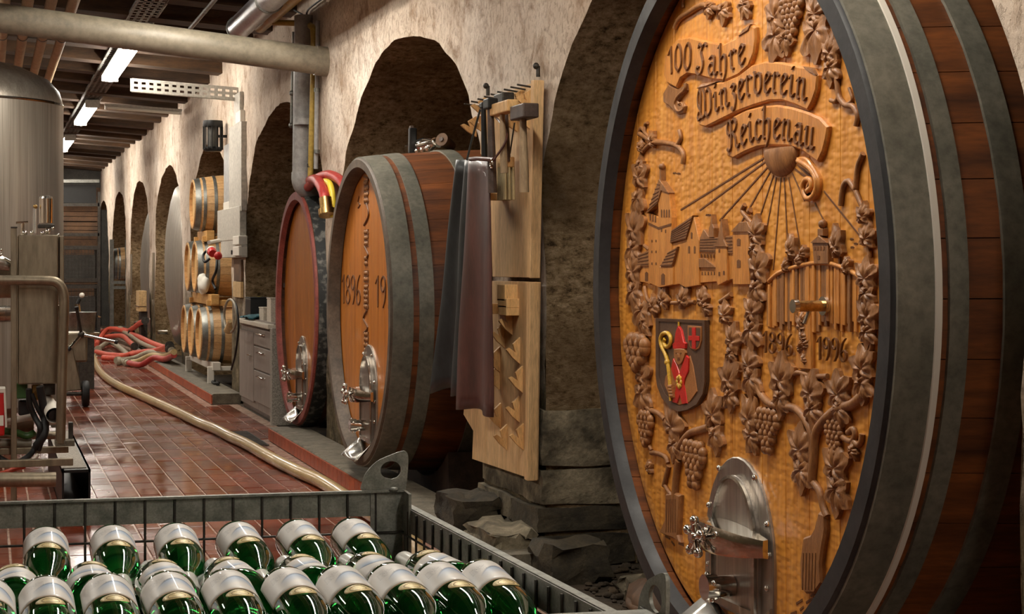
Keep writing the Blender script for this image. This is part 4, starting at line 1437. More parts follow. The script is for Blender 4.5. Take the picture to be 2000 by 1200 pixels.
# vine leaves: (x, y, height px, rotation, width, flip)
LV = [(1255, 322, 34, 3.0), (1253, 348, 62, .1), (1250, 388, 56, 3.2), (1243, 452, 78, .15), (1241, 485, 60, 3.0), (1241, 532, 70, .1), (1242, 568, 62, 3.2), (1259, 606, 70, 3.1), (1263, 630, 44, 2.9),
      (1259, 735, 60, .2), (1258, 768, 66, 3.2), (1318, 835, 82, .4), (1322, 868, 52, 3.0), (1398, 812, 74, -.2), (1402, 848, 56, 3.3), (1430, 745, 74, -.15), (1431, 772, 46, 3.2), (1436, 668, 58, .3), (1422, 618, 46, 0.0), (1434, 690, 36, 3.0),
      (1300, 588, 44, .4), (1340, 588, 46, -.3), (1377, 588, 40, .2), (1281, 600, 36, .8), (1386, 600, 26, 2.8),
      (1481, 460, 58, .1), (1480, 486, 46, 3.1), (1485, 528, 76, .05), (1482, 562, 56, 3.1), (1475, 612, 62, .1), (1473, 644, 66, 3.1), (1469, 715, 62, .25), (1472, 738, 64, 3.2), (1530, 745, 84, .05), (1530, 776, 58, 3.1), (1589, 770, 74, .25), (1592, 798, 58, 3.2), (1643, 772, 74, -.15), (1647, 798, 58, 3.1), (1690, 722, 72, -.15), (1690, 748, 60, 3.2),
      (1700, 620, 66, .15), (1700, 648, 48, 3.1), (1697, 545, 66, .1), (1699, 572, 48, 3.1), (1699, 468, 50, .1), (1693, 425, 42, .1), (1468, 820, 76, .5), (1474, 850, 56, 2.6), (1568, 880, 82, .05), (1572, 918, 66, 3.1), (1636, 915, 80, .1), (1640, 955, 76, 3.1), (1674, 880, 30, 2.5),
      (1520, 35, 82, .9), (1522, 70, 80, 2.8), (1598, 28, 66, .3), (1600, 58, 92, 3.2), (1540, 75, 50, 3.4), (1627, 105, 62, .2), (1629, 132, 52, 3.1), (1390, 14, 34, 3.0), (1418, 18, 44, 3.1), (1462, 10, 46, 2.6), (1278, 277, 30, .6), (1256, 290, 26, .2), (1272, 915, 22, 1.0)]
for k, (x, y, hp, r) in enumerate(LV):
    d = X1 / ray(x, y)[0]
    leaf_mesh(f1, *P1(x, y), 1.08 * hp / F * d, -r if r < 1.5 else r, 1.3, .022, 100 + k, 1 if k % 2 else -1).build('carved_leaf', G['carve'], h1, ang=70)
# grape clusters
for (x, y, w, hp, rows) in ((1252, 690, 42, 66, [3, 4, 4, 3, 3, 2, 1]), (1266, 838, 28, 68, [3, 4, 4, 3, 3, 2, 2, 1]), (1361, 908, 44, 90, [4, 5, 5, 4, 3, 3, 2, 2]), (1505, 842, 46, 86, [4, 5, 5, 4, 3, 3, 2, 2]), (1634, 860, 34, 80, [3, 4, 4, 3, 3, 2, 2, 1]), (1552, 32, 46, 96, [5, 5, 5, 4, 4, 3, 2, 2, 1])):
    d = X1 / ray(x, y)[0]
    wm = abs(P1(x - w / 2, y)[0] - P1(x + w / 2, y)[0])
    grape_mesh(f1, *P1(x, y), wm, hp / F * d, rows, int(x)).build('carved_grapes', G['carve'], h1, ang=70)
# stems and tendrils
for (pts, r) in (([(1252, 262), (1264, 268), (1278, 277), (1302, 279), (1325, 285), (1338, 300), (1337, 320)], .010), ([(1325, 285), (1333, 270), (1330, 255)], .008), ([(1278, 277), (1265, 262), (1255, 250), (1250, 262)], .007), ([(1264, 268), (1262, 245), (1268, 240)], .006), ([(1278, 277), (1256, 300), (1252, 330)], .008), ([(1256, 410), (1255, 432), (1248, 440)], .008), ([(1262, 480), (1272, 488)], .008),
                 ([(1322, 55), (1330, 38), (1350, 24), (1375, 10), (1395, 15), (1430, 20)], .011), ([(1338, 15), (1336, 5), (1341, -5)], .005), ([(1637, 142), (1640, 170), (1643, 190), (1655, 205), (1670, 208), (1679, 225), (1676, 246)], .009), ([(1643, 185), (1636, 198), (1626, 196)], .007), ([(1655, 205), (1668, 195), (1662, 172)], .005),
                 ([(1690, 300), (1680, 325), (1676, 355), (1674, 370), (1662, 354), (1651, 365), (1646, 402)], .009), ([(1674, 370), (1684, 395), (1692, 410)], .008), ([(1700, 445), (1699, 470), (1703, 500), (1700, 540), (1706, 580), (1704, 620), (1708, 670), (1700, 700)], .008),
                 ([(1458, 400), (1453, 412), (1465, 428), (1472, 436)], .008), ([(1466, 415), (1470, 410)], .010), ([(1485, 495), (1486, 510)], .009), ([(1478, 580), (1476, 600)], .009), ([(1470, 660), (1462, 672)], .010),
                 ([(1482, 745), (1490, 770), (1510, 790), (1535, 794), (1560, 800), (1580, 825), (1590, 855), (1590, 900)], .013), ([(1692, 770), (1670, 790), (1640, 800), (1612, 825), (1598, 850), (1594, 900), (1590, 940)], .016), ([(1530, 775), (1540, 792)], .009), ([(1600, 800), (1606, 830)], .009), ([(1555, 730), (1566, 728), (1590, 735), (1620, 735)], .008),
                 ([(1262, 790), (1272, 800), (1290, 808), (1302, 820)], .010), ([(1322, 900), (1332, 872), (1350, 848), (1372, 840), (1388, 835)], .014), ([(1420, 795), (1428, 775)], .009), ([(1440, 730), (1450, 722)], .009), ([(1322, 980), (1325, 930), (1330, 900)], .016), ([(1275, 885), (1285, 885), (1303, 893), (1308, 905)], .009), ([(1276, 880), (1272, 872)], .007), ([(1262, 560), (1268, 585), (1285, 598)], .008), ([(1315, 592), (1360, 590)], .007),
                 ([(1660, 846), (1670, 838), (1674, 850), (1668, 862), (1655, 858), (1648, 852)], .009), ([(1672, 862), (1680, 870), (1686, 862), (1688, 848)], .009), ([(1411, 590), (1425, 580), (1432, 575)], .009), ([(1590, 940), (1605, 960), (1612, 990), (1620, 1010)], .012), ([(1300, 950), (1306, 925), (1310, 910)], .010), ([(1300, 945), (1310, 962), (1318, 968)], .008), ([(1560, -20), (1588, 0), (1590, 20)], .010)):
    f1.cord(Q(pts), r, .006).build('carved_stem', G['carve'], h1)
# old vine trunks with roots
f1.slab(Q([(1308, 965), (1325, 962), (1336, 968), (1334, 1010), (1332, 1045), (1336, 1060), (1322, 1052), (1310, 1048), (1296, 1040), (1306, 1015)]), .018, ch=.007).build('carved_trunk', G['carve'], h1, ang=30)
f1.slab(Q([(1608, 1000), (1620, 1005), (1622, 1035), (1616, 1070), (1612, 1100), (1614, 1140), (1600, 1160), (1582, 1160), (1574, 1150), (1572, 1095), (1578, 1050), (1592, 1045), (1600, 1030)]), .018, ch=.007).build('carved_trunk', G['carve'], h1, ang=30)
for (x0, y0, x1, y1) in ((1300, 1048, 1309, 1053), (1312, 1058, 1318, 1066), (1326, 1062, 1336, 1066), (1556, 1180, 1568, 1172), (1563, 1192, 1570, 1186), (1575, 1178, 1590, 1168), (1584, 1165, 1596, 1158), (1545, 1200, 1556, 1196), (1588, 1185, 1600, 1176)):
    f1.line([P1(x0, y0), P1(x1, y1)], .007, .002).build('carved_root', G['carve_groove'], h1, flat=True)
for k in range(5):
    f1.line([P1(1578 + 6 * k, 1152), P1(1580 + 6 * k, 1080)], .004, .0195).build('bark_groove', G['carve_groove'], h1, flat=True)
    f1.line([P1(1310 + 4.5 * k, 1040), P1(1312 + 4 * k, 975)], .004, .0195).build('bark_groove', G['carve_groove'], h1, flat=True)

# manway of the carved cask with the smooth arched field around it
hw = abs(P1(1383, 1050)[0] - P1(1517, 1050)[0])
hc = (P1(1383, 1050)[0] + P1(1517, 1050)[0]) / 2
htop = P1(1448, 893)[1]
lip(f1, hc, -R1 * OV + .17, hw * .8, hatch(f1, hc, -R1 * OV + .16, hw, htop - (-R1 * OV + .16), c1))
for (cc, X_, Y_, L_, Rb_, Z_, lab) in ((c3, X3, Y3, 1.9, R3 + .05, Z3, 'red-rimmed cask'), (c2, X2, Y2, 2.1, R2 + .075, Z2, 'dated cask'), (c1, X1, Y1, 2.3, (R1 + .06) * OV, Z1, 'carved cask')):
    for k, sd in enumerate(cradle(cc, X_, Y_, L_, Rb_, Z_)):
        tag(sd, ('front' if k == 0 else 'rear') + ' dark timber saddle under the ' + lab, 'saddle')

# ================================================================== TOOL BOARDS ON THE PIER
XB = 2.44


def board(name, label, pts, xr0, xr1):
    """pts: picture outline on the plane XB"""
    t = thing(name, label, 'board', PX(*pts[0], XB))
    lo = [PX(x, y, XB) for x, y in pts]
    MB().prism(lo, [p + Vector((.024, 0, 0)) for p in lo]).build('panel', G['board'], t, flat=True, bevel=.002)
    a, b = PX(*xr0, XB), PX(*xr1, XB)
    MB().bar(a + Vector((-.008, 0, 0)), b + Vector((-.008, 0, 0)), .05, .05, up=(1, 0, 0)).build('edge_strip', G['board'], t, flat=True, bevel=.003)
    return t


ub = board('tool_board', 'upper pale wooden tool board with hooks on the plastered pier', [(940, 197), (1053, 157), (1046, 543), (962, 541), (955, 330), (938, 300)], (1053, 157), (1045, 543))
lb = board('tool_board', 'lower pale wooden tool board with zigzag tool rests', [(960, 549), (1047, 551), (1042, 938), (922, 897), (924, 842), (905, 810), (908, 780)], (1045, 551), (1040, 938))
# nails along the top
for k in range(9):
    p = PX(934 + 13.2 * k, 208 - 4.6 * k, XB)
    MB().tube([p + Vector((.012, 0, 0)), p + Vector((-.075, 0, .012))], .0045, 6).build('nail', G['iron'], ub)
for (x, y) in ((953, 187), (1051, 150)):
    p = PX(x, y, XB + .02)
    MB().tube([p, p + Vector((0, 0, .05))], .010, 8).build('hanging_eye', G['iron'], ub)
    MB().ball(p + Vector((-.01, 0, .05)), .016, 8, 6).build('hanging_screw', G['iron'], ub)


def bracket(parent, x, y, out, up, th=.02, mat='pine', notch=.35):
    """saw-tooth rest cut from a board, fixed edge-on"""
    p = PX(x, y, XB)
    O = [(0, 0), (out * .55, up * .25), (out, up * .55), (out * .78, up * .62), (out * notch, up * .45), (out * .52, up * .75), (0, up)]
    a = [Vector((p.x - o, p.y - th / 2, p.z + u)) for o, u in O]
    MB().prism(a, [q + Vector((0, th, 0)) for q in a]).build('tool_rest', G[mat], parent, flat=True, bevel=.0015)


for (x, y) in ((930, 268), (948, 262), (1010, 258), (1040, 256), (1022, 218), (1040, 218), (950, 230)):
    bracket(ub, x, y, .085, .11)
for (x, y) in ((985, 680), (1000, 655), (976, 728), (1015, 712), (975, 762), (1020, 768), (978, 838), (1014, 826), (990, 880), (1022, 880)):
    bracket(lb, x, y, .07, .13)
for (x, y, w, hh) in ((1003, 572, .13, .08), (1005, 592, .15, .045), (1006, 606, .13, .05), (978, 603, .10, .05)):
    p = PX(x, y, XB)
    MB().box(p + Vector((-.03, 0, 0)), (.07, w, hh)).build('rest_block', G['pine'], lb, flat=True, bevel=.003)
p = PX(983, 385, XB)
MB().box(p + Vector((-.05, 0, 0)), (.12, .05, .035)).build('peg', G['pine'], ub, flat=True, bevel=.003)


def hammer(label, x, y, hl, head, hmat, gmat, hx=0.0, out=.11, gr=.016, tip=0):
    """hung head-up: head (dx along Y, dz, dx out) and handle below"""
    p = PX(x, y, XB - out)
    t = thing('mallet', label, 'mallet', p, group='tools hanging on the upper board')
    MB().box(p + Vector((0, 0, 0)), (head[2], head[0], head[1])).build('head', G[hmat], t, flat=True, bevel=.006)
    a, b = p + Vector((0, hx, -head[1] * .3)), p + Vector((.01, hx + tip, -hl))
    MB().tube([a, a + (b - a) * .3, a + (b - a) * .7, b], [gr * .8, gr * .9, gr * 1.1, gr * 1.15], 10).build('handle', G[gmat], t)
    return t


hammer('wooden mallet with long pale head on the tool board', 981, 212, .30, (.34, .055, .055), 'pine', 'handle_wood', .0, .15)
hammer('hammer with dark steel block head above the pale mallet', 984, 194, .30, (.15, .055, .06), 'iron', 'dark_wood', -.02, .08)
hammer('dark wooden mallet with pale handle at the right of the tool board', 1024, 219, .36, (.20, .065, .075), 'dark_wood', 'handle_wood', .02, .13, .02, .01)
hammer('black iron bar tool hanging at the left end of the board', 944, 206, .38, (.05, .03, .03), 'black_metal', 'black_metal', 0, .12, .016)
hammer('dark brown long-handled hammer beside the leather apron', 958, 203, .42, (.09, .05, .05), 'black_metal', 'dark_wood', .0, .17, .02)
# brush, chisel, hook
p = PX(988, 318, XB - .06)
t = thing('hand_brush', 'cream bristle brush hanging below the mallets', 'brush', p)
MB().tube([p + Vector((0, 0, .19)), p + Vector((0, 0, .06))], .012, 8).build('handle', G['pine'], t)
MB().box(p + Vector((0, 0, .0)), (.05, .13, .05)).build('block', G['pine'], t, flat=True, bevel=.006)
mb = MB()
for k in range(9):
    for q in range(3):
        b = p + Vector((-.02 + .02 * q, -.056 + .014 * k, -.02))
        mb.tube([b, b + Vector((0, random.uniform(-.006, .006), -.16))], [.006, .008], 5)
mb.build('bristles', G['bristle'], t)
p = PX(1000, 272, XB - .03)
t = MB().tube([PX(1005, 240, XB - .03), PX(996, 300, XB - .03)], .004, 6).build('wire_rod', G['iron'])
tag(t, 'thin wire rod leaning on the tool board between the mallets', 'rod')


# ---- aprons: cloth hanging in folds
def cloth(name, label, cat, mat, tl, tr, bl, br, X, folds, depth, nu=30, nv=18, th=.006, sag=.0):
    mb = MB()
    A, B, C, D = PX(*tl, X), PX(*tr, X), PX(*bl, X), PX(*br, X)

    def fn(u, v):
        top = A + (B - A) * u; bot = C + (D - C) * u
        p = top + (bot - top) * v
        w = math.sin(u * PI)
        amp = depth * (.55 + .45 * v)
        dx = amp * math.sin(u * PI * folds + v * .8) + depth * .5 * noise.noise(Vector((u * 3, v * 2, folds)))
        return Vector((p.x - dx - .02 * w, p.y, p.z - sag * math.sin(u * PI * folds + 1) * v))
    mb.grid(fn, nu, nv)
    o = mb.build(name, G[mat], ang=180, solid=th)
    return tag(o, label, cat)


ap = thing('leather_apron', 'long brown leather apron hanging at the left of the tool board', 'apron', PX(942, 310, 2.26))
o = cloth('skirt', '', '', 'leather', (919, 309), (965, 310), (898, 795), (975, 812), 2.30, 2.4, .03, sag=.01)
del o['label'], o['category']
o.parent = ap; o.matrix_parent_inverse = WM[ap.name].inverted()
a, b = PX(919, 311, 2.255), PX(965, 312, 2.255)
MB().tube([a, (a + b) / 2 + Vector((-.02, 0, .004)), b], .011, 8).build('top_hem', G['leather'], ap)
MB().tube(smooth_path([b, b + Vector((.06, -.01, .12)), PX(952, 212, XB - .05)], 5), .006, 6).build('neck_strap', G['leather'], ap)
p = PX(960, 320, 2.23)
MB().tube([p + Vector((0, .02 * math.cos(2 * PI * k / 12), .02 * math.sin(2 * PI * k / 12))) for k in range(12)], .004, 6, closed=True).build('buckle_ring', G['chrome'], ap)
ap = thing('oilcloth_apron', 'dark slate oilcloth apron hanging behind the leather one', 'apron', PX(905, 315, 2.36))
o = cloth('skirt', '', '', 'oilcloth', (899, 312), (926, 313), (850, 762), (925, 770), 2.40, 3.2, .035, sag=.02)
del o['label'], o['category']
o.parent = ap; o.matrix_parent_inverse = WM[ap.name].inverted()
a = PX(912, 313, 2.35)
MB().tube(smooth_path([a, a + Vector((.02, -.04, .12)), PX(938, 214, XB - .05)], 5), .006, 6).build('neck_strap', G['oilcloth'], ap)

# ---- things on top of the dated cask
zt = lambda x: Z2 + cask_r(x, 2.1, R2, R2 + .075)
ztop = PX(820, 306, 2.75).z
p = PX(838, 300, 2.72)
zc_ = zt(p.x - X2) + .005
bt = thing('chrome_valve', 'chrome valve lying on top of the dated cask', 'valve', (p.x, p.y, zc_))
a, b = Vector((p.x, PX(801, 295, p.x).y, zc_ + .055)), Vector((p.x, PX(850, 297, p.x).y, zc_ + .055))
MB().tube([a, a + (b - a) * .08, a + (b - a) * .4, a + (b - a) * .6, a + (b - a) * .85, b], [.035, .052, .05, .055, .05, .03], 16).build('body', G['chrome'], bt)
for k in range(4):
    q = a + (b - a) * (.3 + .2 * k)
    MB().ball(q + Vector((-.035, 0, -.035)), .018, 8, 6).build('bolt', G['chrome'], bt)
MB().tube([b, b + Vector((0, -.09, -.02))], .022, 12).build('nozzle', G['chrome'], bt)
q = Vector((p.x - .03, PX(820, 300, p.x).y, zc_))
bb = thing('scrubbing_brush', 'black upright brush handle standing on the dated cask', 'brush', q)
MB().box(q + Vector((-.02, 0, .09)), (.05, .045, .17), Matrix.Rotation(.08, 3, 'X')).build('handle', G['black_plastic'], bb, flat=True, bevel=.008)
MB().box(q + Vector((-.02, 0.02, .165)), (.03, .03, .05), Matrix.Rotation(-.5, 3, 'X')).build('hook_end', G['dark_wood'], bb, flat=True, bevel=.006)
q = Vector((p.x + .05, PX(873, 293, p.x + .05).y, zt(p.x + .05 - X2) + .05))
bn = thing('wooden_bung', 'tapered wooden bung lying beside the chrome valve', 'bung', q)
MB().tube([q + Vector((.05, .07, -.02)), q + Vector((-.04, -.02, .015))], [.03, .043], 16).build('plug', G['old_wood'], bn)
MB().tube([q + Vector((-.041, -.021, .0155)), q + Vector((-.046, -.025, .017))], .014, 12).build('bore', G['dark_wood'], bn)

# ---- red and yellow hoses over the red-rimmed cask
def hose(name, label, mat, pts, r, n=7, couple=None, group=None, seg=12):
    t = thing(name, label, 'hose', pts[0], group=group)
    P = smooth_path(pts, n)
    MB().tube(P, r, seg).build('tube', G[mat], t)
    if couple:
        for (i, m) in couple:
            A = P[0] if i == 0 else P[-1]
            B = P[2] if i == 0 else P[-3]
            d = (A - B).normalized()
            MB().tube([A - d * r * 1.2, A + d * r * .8, A + d * r * .9, A + d * r * 2.0], [r * 1.15, r * 1.15, r * 1.5, r * 1.5], 14).build('coupling', G[m], t)
    return t


xx = 2.55
hose('wine_hose', 'dark red hose end with brass coupling draped over the red-rimmed cask', 'dark_red_hose', [PX(585, 372, 2.62), PX(600, 356, 2.5), PX(618, 352, 2.40), PX(630, 368, 2.36), PX(635, 384, 2.35), PX(637, 400, 2.35)], .042, couple=[(1, 'brass')])
hose('wine_hose', 'dark red hose loop behind the yellow hose on the cask top', 'dark_red_hose', [PX(602, 366, 2.44), PX(618, 350, 2.43), PX(638, 342, 2.43), PX(654, 345, 2.43), PX(668, 356, 2.43), PX(678, 374, 2.43)], .036)
hose('wine_hose', 'yellow hose hanging between the two plain casks', 'yellow_hose', [PX(634, 354, 2.42), PX(643, 358, 2.40), PX(648, 372, 2.40), PX(650, 392, 2.40), PX(651, 425, 2.40)], .024)

# ================================================================== CABINET AND ITS CLUTTER
XC = 2.43
yA, yB = PX(531, 700, XC).y, min(17.1, PX(463, 650, XC).y)
zC = PX(528, 634, XC).z
cab = thing('cabinet', 'grey wooden base cabinet with drawers beside the red-rimmed cask', 'cabinet', (XC + .25, (yA + yB) / 2, 0))
D = .55
MB().box((XC + D / 2 + .02, (yA + yB) / 2, (zC - .04 + .10) / 2), (D, yB - yA, zC - .04 - .10 + .1)).build('body', G['cabinet'], cab, flat=True)
ym = yA + (yB - yA) * .52
for (a, b) in ((ym + .02, yB - .03),):
    MB().box((XC + .008, (a + b) / 2, .10 + (zC - .2) / 2), (.022, b - a, zC - .22)).build('door', G['cabinet'], cab, flat=True, bevel=.004)
    MB().tube([(XC - .02, a + .09, zC * .62), (XC - .02, a + .28, zC * .62)], .008, 8).build('handle', G['chrome'], cab)
zs = [.12, .12 + (zC - .2) * .45, .12 + (zC - .2) * .78, zC - .06]
for k in range(3):
    d_ = MB().box((XC + .008, (yA + .04 + ym) / 2, (zs[k] + zs[k + 1]) / 2), (.022, ym - yA - .06, zs[k + 1] - zs[k] - .015)).build('drawer', G['cabinet'], cab, flat=True, bevel=.004)
    zh = zs[k + 1] - .05
    yc_ = (yA + .04 + ym) / 2
    MB().tube([(XC + .0, yc_ - .16, zh), (XC - .03, yc_ - .16, zh), (XC - .03, yc_ + .16, zh), (XC + .0, yc_ + .16, zh)], .008, 8).build('handle', G['chrome'], d_)
MB().box((XC + D / 2, (yA + yB) / 2, .05), (D - .08, yB - yA - .02, .1)).build('plinth', G['dark_wood'], cab, flat=True)
MB().box((XC + D / 2 - .01, (yA + yB) / 2, zC - .02), (D + .06, yB - yA + .02, .04)).build('worktop', G['counter'], cab, flat=True, bevel=.005)
MB().box((XC + .28, yA - .07, zC / 2 - .02), (.6, .1, zC - .02)).build('end_slab', G['terrazzo'], cab, flat=True, bevel=.004)
# clutter on the worktop
ct = zC


def cbox(name, label, cat, x, y, w, d, h, mat, lid=None):
    p = PX(x, y, XC + .06)
    p.x += .1
    t = thing(name, label, cat, (p.x, p.y, ct))
    MB().box((p.x, p.y, ct + h / 2), (d, w, h)).build('box', G[mat], t, flat=True, bevel=.006)
    MB().box((p.x, p.y, ct + h + .006), (d + .008, w + .008, .012)).build('lid', G[lid or mat], t, flat=True, bevel=.003)
    return t


cbox('storage_box', 'tall cream carton at the cask end of the worktop', 'box', 527, 606, .22, .22, .22, 'counter')
cbox('storage_box', 'low cream carton in front of the tall one on the worktop', 'box', 510, 610, .26, .2, .12, 'counter')
cbox('device_case', 'black appliance case at the back of the worktop', 'appliance', 484, 596, .36, .2, .2, 'black_plastic')
p = PX(494, 614, XC + .05)
tw = MB().grid(lambda u, v: Vector((p.x - .09 + .26 * v, p.y - .34 + .62 * u, ct + .012 + .05 * (math.sin(u * 5) * .4 + .5) * (1 - abs(v - .5)) + .02 * noise.noise(Vector((u * 6, v * 4, 2))))), 16, 10).build('work_cloth', G['fabric_teal'], solid=.012, ang=180)
tag(tw, 'crumpled dark teal cloth on the front of the worktop', 'cloth')
p = PX(506, 594, XC + .2)
sp = thing('spray_bottle', 'yellow-capped white bottle between the cartons on the worktop', 'bottle', (p.x, p.y, ct))
MB().lathe([(0, 0), (.035, 0), (.038, .02), (.038, .13), (.016, .165), (.016, .18)], (p.x, p.y, ct), 'Z', 16).build('body', G['paper_white'], sp)
MB().lathe([(.02, .175), (.022, .18), (.02, .215), (0, .217)], (p.x, p.y, ct), 'Z', 16).build('cap', G['yellow_hose'], sp)

# ---- grey electrical trunking, boxes, plug and cables on the next pier
XE = 2.45


def wbox(parent, x0, y0, x1, y1, d, mat, nm, bev=.006):
    a, b = PX(x0, y0, XE), PX(x1, y1, XE)
    d *= .5
    return MB().box((XE - d / 2 + .05, (a.y + b.y) / 2, (a.z + b.z) / 2), (d, abs(a.y - b.y), abs(a.z - b.z))).build(nm, G[mat], parent, flat=True, bevel=bev)


el = thing('electric_duct', 'pale grey electrical trunking running down the pier to a socket box', 'electrical duct', PX(462, 508, XE))
wbox(el, 455, 186, 466, 252, .08, 'grey_plastic', 'upper_duct')
wbox(el, 460, 220, 469, 238, .1, 'light_plastic', 'junction_box')
wbox(el, 449, 250, 473, 412, .12, 'grey_plastic', 'main_duct')
wbox(el, 436, 285, 449, 398, .09, 'pvc_grey', 'side_duct')
wbox(el, 436, 396, 452, 412, .1, 'light_plastic', 'duct_joint')
wbox(el, 428, 412, 472, 468, .14, 'grey_plastic', 'switch_box')
wbox(el, 434, 468, 474, 503, .13, 'grey_plastic', 'socket_box')
wbox(el, 462, 462, 474, 478, .18, 'light_plastic', 'socket')
wbox(el, 462, 482, 474, 500, .18, 'light_plastic', 'socket')
for k in range(3):
    wbox(el, 455 + 2.4 * k, 489, 456.2 + 2.4 * k, 497, .145, 'black_plastic', 'vent_slot', 0)
p = PX(420, 480, XE - .25)
MB().tube([PX(408, 474, XE - .3), PX(428, 470, XE - .12)], .02, 12).build('adapter', G['light_plastic'], el)
pg = thing('power_plug', 'red industrial power plug with black cable by the switch box', 'plug', PX(422, 500, XE - .2))
a = PX(414, 492, XE - .2)
MB().tube([a + Vector((0, .10, .02)), a, a + Vector((0, -.06, -.02))], [.035, .05, .04], 14).build('housing', G['red_plastic'], pg)
MB().ball(PX(426, 500, XE - .22), .042, 14, 10).build('cap', G['red_plastic'], pg)
MB().tube([a + Vector((0, .02, 0)), a + Vector((0, .05, .01))], .054, 14).build('collar', G['light_plastic'], pg)
MB().tube(smooth_path([PX(410, 505, XE - .2), PX(400, 512, XE - .25), PX(397, 500, XE - .25), PX(404, 490, XE - .22), PX(414, 490, XE - .2)], 6), .014, 8).build('cable_loop', G['rubber'], pg)
MB().tube(smooth_path([PX(424, 506, XE - .2), PX(422, 530, XE - .22), PX(415, 548, XE - .22), PX(421, 565, XE - .2)], 6), .014, 8).build('cable', G['rubber'], pg)
ch = thing('wall_sheet_holder', 'narrow yellowed card holder hanging under the socket box', 'holder', PX(458, 560, XE))
wbox(ch, 452, 508, 466, 550, .05, 'old_wood', 'strip', .003)
wbox(ch, 451, 550, 466, 582, .06, 'cardboard', 'card', .002)
cc = thing('cable_coil', 'grey cable loop hanging beside the cabinet', 'cable', PX(452, 590, XE - .1))
q = PX(455, 586, XE - .15)
MB().tube([PX(450 + 12 * math.cos(a), 617 + 32 * math.sin(a), XE - .2) for a in [2 * PI * k / 28 for k in range(28)]], .012, 8, closed=True).build('loop', G['grey_hose'], cc)
MB().tube(smooth_path([q, PX(462, 600, XE - .2), PX(466, 640, XE - .2), PX(460, 690, XE - .2), PX(452, 722, XE - .2)], 6), .01, 8).build('tail', G['rubber'], cc)
MB().tube([PX(449, 628, XE - .22), PX(446, 646, XE - .22)], [.02, .045], 10).build('card_cone', G['cardboard'], cc)

# ---- black caged wall lamp
lm = thing('wall_lantern', 'black cylindrical caged lantern on the wall above the small barrels', 'lantern', PX(415, 300, 2.35))
p = PX(416, 296, 2.36)
hL = PX(416, 236, 2.36).z - p.z
rL = .105
MB().lathe([(0, 0), (.09, 0), (.105, .03), (.08, .05), (0, .05)], p, 'Z', 20).build('base', G['black_metal'], lm)
MB().lathe([(rL, hL * .8), (rL * 1.05, hL * .84), (rL, hL), (0, hL * 1.02)], p, 'Z', 20).build('cap', G['black_metal'], lm)
MB().lathe([(rL * .5, .05), (rL * .55, hL * .5), (rL * .5, hL * .82)], p, 'Z', 16).build('core', G['tank_dark'], lm)
for k in range(14):
    a = 2 * PI * k / 14
    q = p + Vector((rL * math.cos(a), rL * math.sin(a), 0))
    MB().tube([q + Vector((0, 0, .02)), q + Vector((0, 0, hL * .82))], .006, 6).build('cage_rod', G['black_metal'], lm)
MB().bar(p + Vector((0, 0, hL * .5)), p + Vector((.16, 0, hL * .5)), .03, .03).build('wall_arm', G['black_metal'], lm, flat=True)

# ================================================================== SMALL BARRELS ON RACKS
def make_barrel():
    t = thing('small_barrel', '', 'barrel', (0, 0, 0), group='small oak barrels on racks')
    L, R, Rb, n = .90, .285, .345, 24
    mb = MB(); ns = 9
    for k in range(n):
        a0 = 2 * PI * k / n + .004; a1 = 2 * PI * (k + 1) / n - .004
        V = []
        for i in range(ns):
            x = L * i / (ns - 1); r = cask_r(x, L, R, Rb)
            for (a, rr) in ((a0, r), (a1, r), (a1, r - .025), (a0, r - .025)):
                V.append((x, math.cos(a) * rr, math.sin(a) * rr))
        Fs = []
        for i in range(ns - 1):
            for q in range(4):
                Fs.append((i * 4 + q, i * 4 + (q + 1) % 4, i * 4 + 4 + (q + 1) % 4, i * 4 + 4 + q))
        Fs += [(3, 2, 1, 0), tuple((ns - 1) * 4 + q for q in range(4))]
        mb.add(V, Fs)
    mb.build('staves', G['oak'], t, local=True, ang=30)
    for (a, b) in ((.012, .075), (.10, .135), (.22, .255), (L - .255, L - .22), (L - .135, L - .10), (L - .075, L - .012)):
        o = [(cask_r(x, L, R, Rb) + .003, x) for x in (a, (a + b) / 2, b)]
        MB().lathe(o + [(r - .006, h) for r, h in reversed(o)], (0, 0, 0), 'X', 40, True).build('hoop', G['galv'], t, local=True, ang=30)
    for (x, nm) in ((.035, 'front_head'), (L - .055, 'rear_head')):
        mb = MB()
        Rh = R - .02
        for k in range(6):
            y0, y1 = -Rh + 2 * Rh * k / 6 + .001, -Rh + 2 * Rh * (k + 1) / 6 - .001
            up = [(y0 + (y1 - y0) * q / 5, math.sqrt(max(Rh ** 2 - (y0 + (y1 - y0) * q / 5) ** 2, 1e-6))) for q in range(6)]
            lp = up + [(y, -z) for y, z in reversed(up)]
            mb.prism([(x, y, z) for y, z in lp], [(x + .02, y, z) for y, z in lp])
        mb.build(nm, G['oak_head'], t, local=True, flat=True)
    MB().lathe([(0, .345), (.02, .345), (.022, .36), (0, .362)], (L / 2, 0, 0), 'Z', 12).build('bung', G['light_plastic'], t, local=True)
    return t


XR = 2.27
RB = .345
bar0 = make_barrel()
YB = PX(386, 640, XR).y          # nearest barrel of the bottom row
zb0 = PX(386, 652, XR).z
zb1 = PX(372, 521, XR).z
zb2 = PX(366, 402, XR).z
spots = [(YB - .05, zb0, 'bottom-row oak barrel nearest the cabinet'), (YB + .72, zb0, 'bottom-row oak barrel in the middle'), (YB + 1.46, zb0, 'bottom-row oak barrel farthest from the cabinet'),
         (YB + .35, zb1, 'middle-row oak barrel nearer the switch box'), (YB + 1.08, zb1, 'middle-row oak barrel farther from the switch box'), (YB + .55, zb2, 'single oak barrel on top of the rack')]
for k, (y, z, lab) in enumerate(spots):
    if k == 0:
        bar0.location = (XR, y, z); bar0['label'] = lab
    else:
        b_ = dup(bar0, (XR, y, z), label=lab)


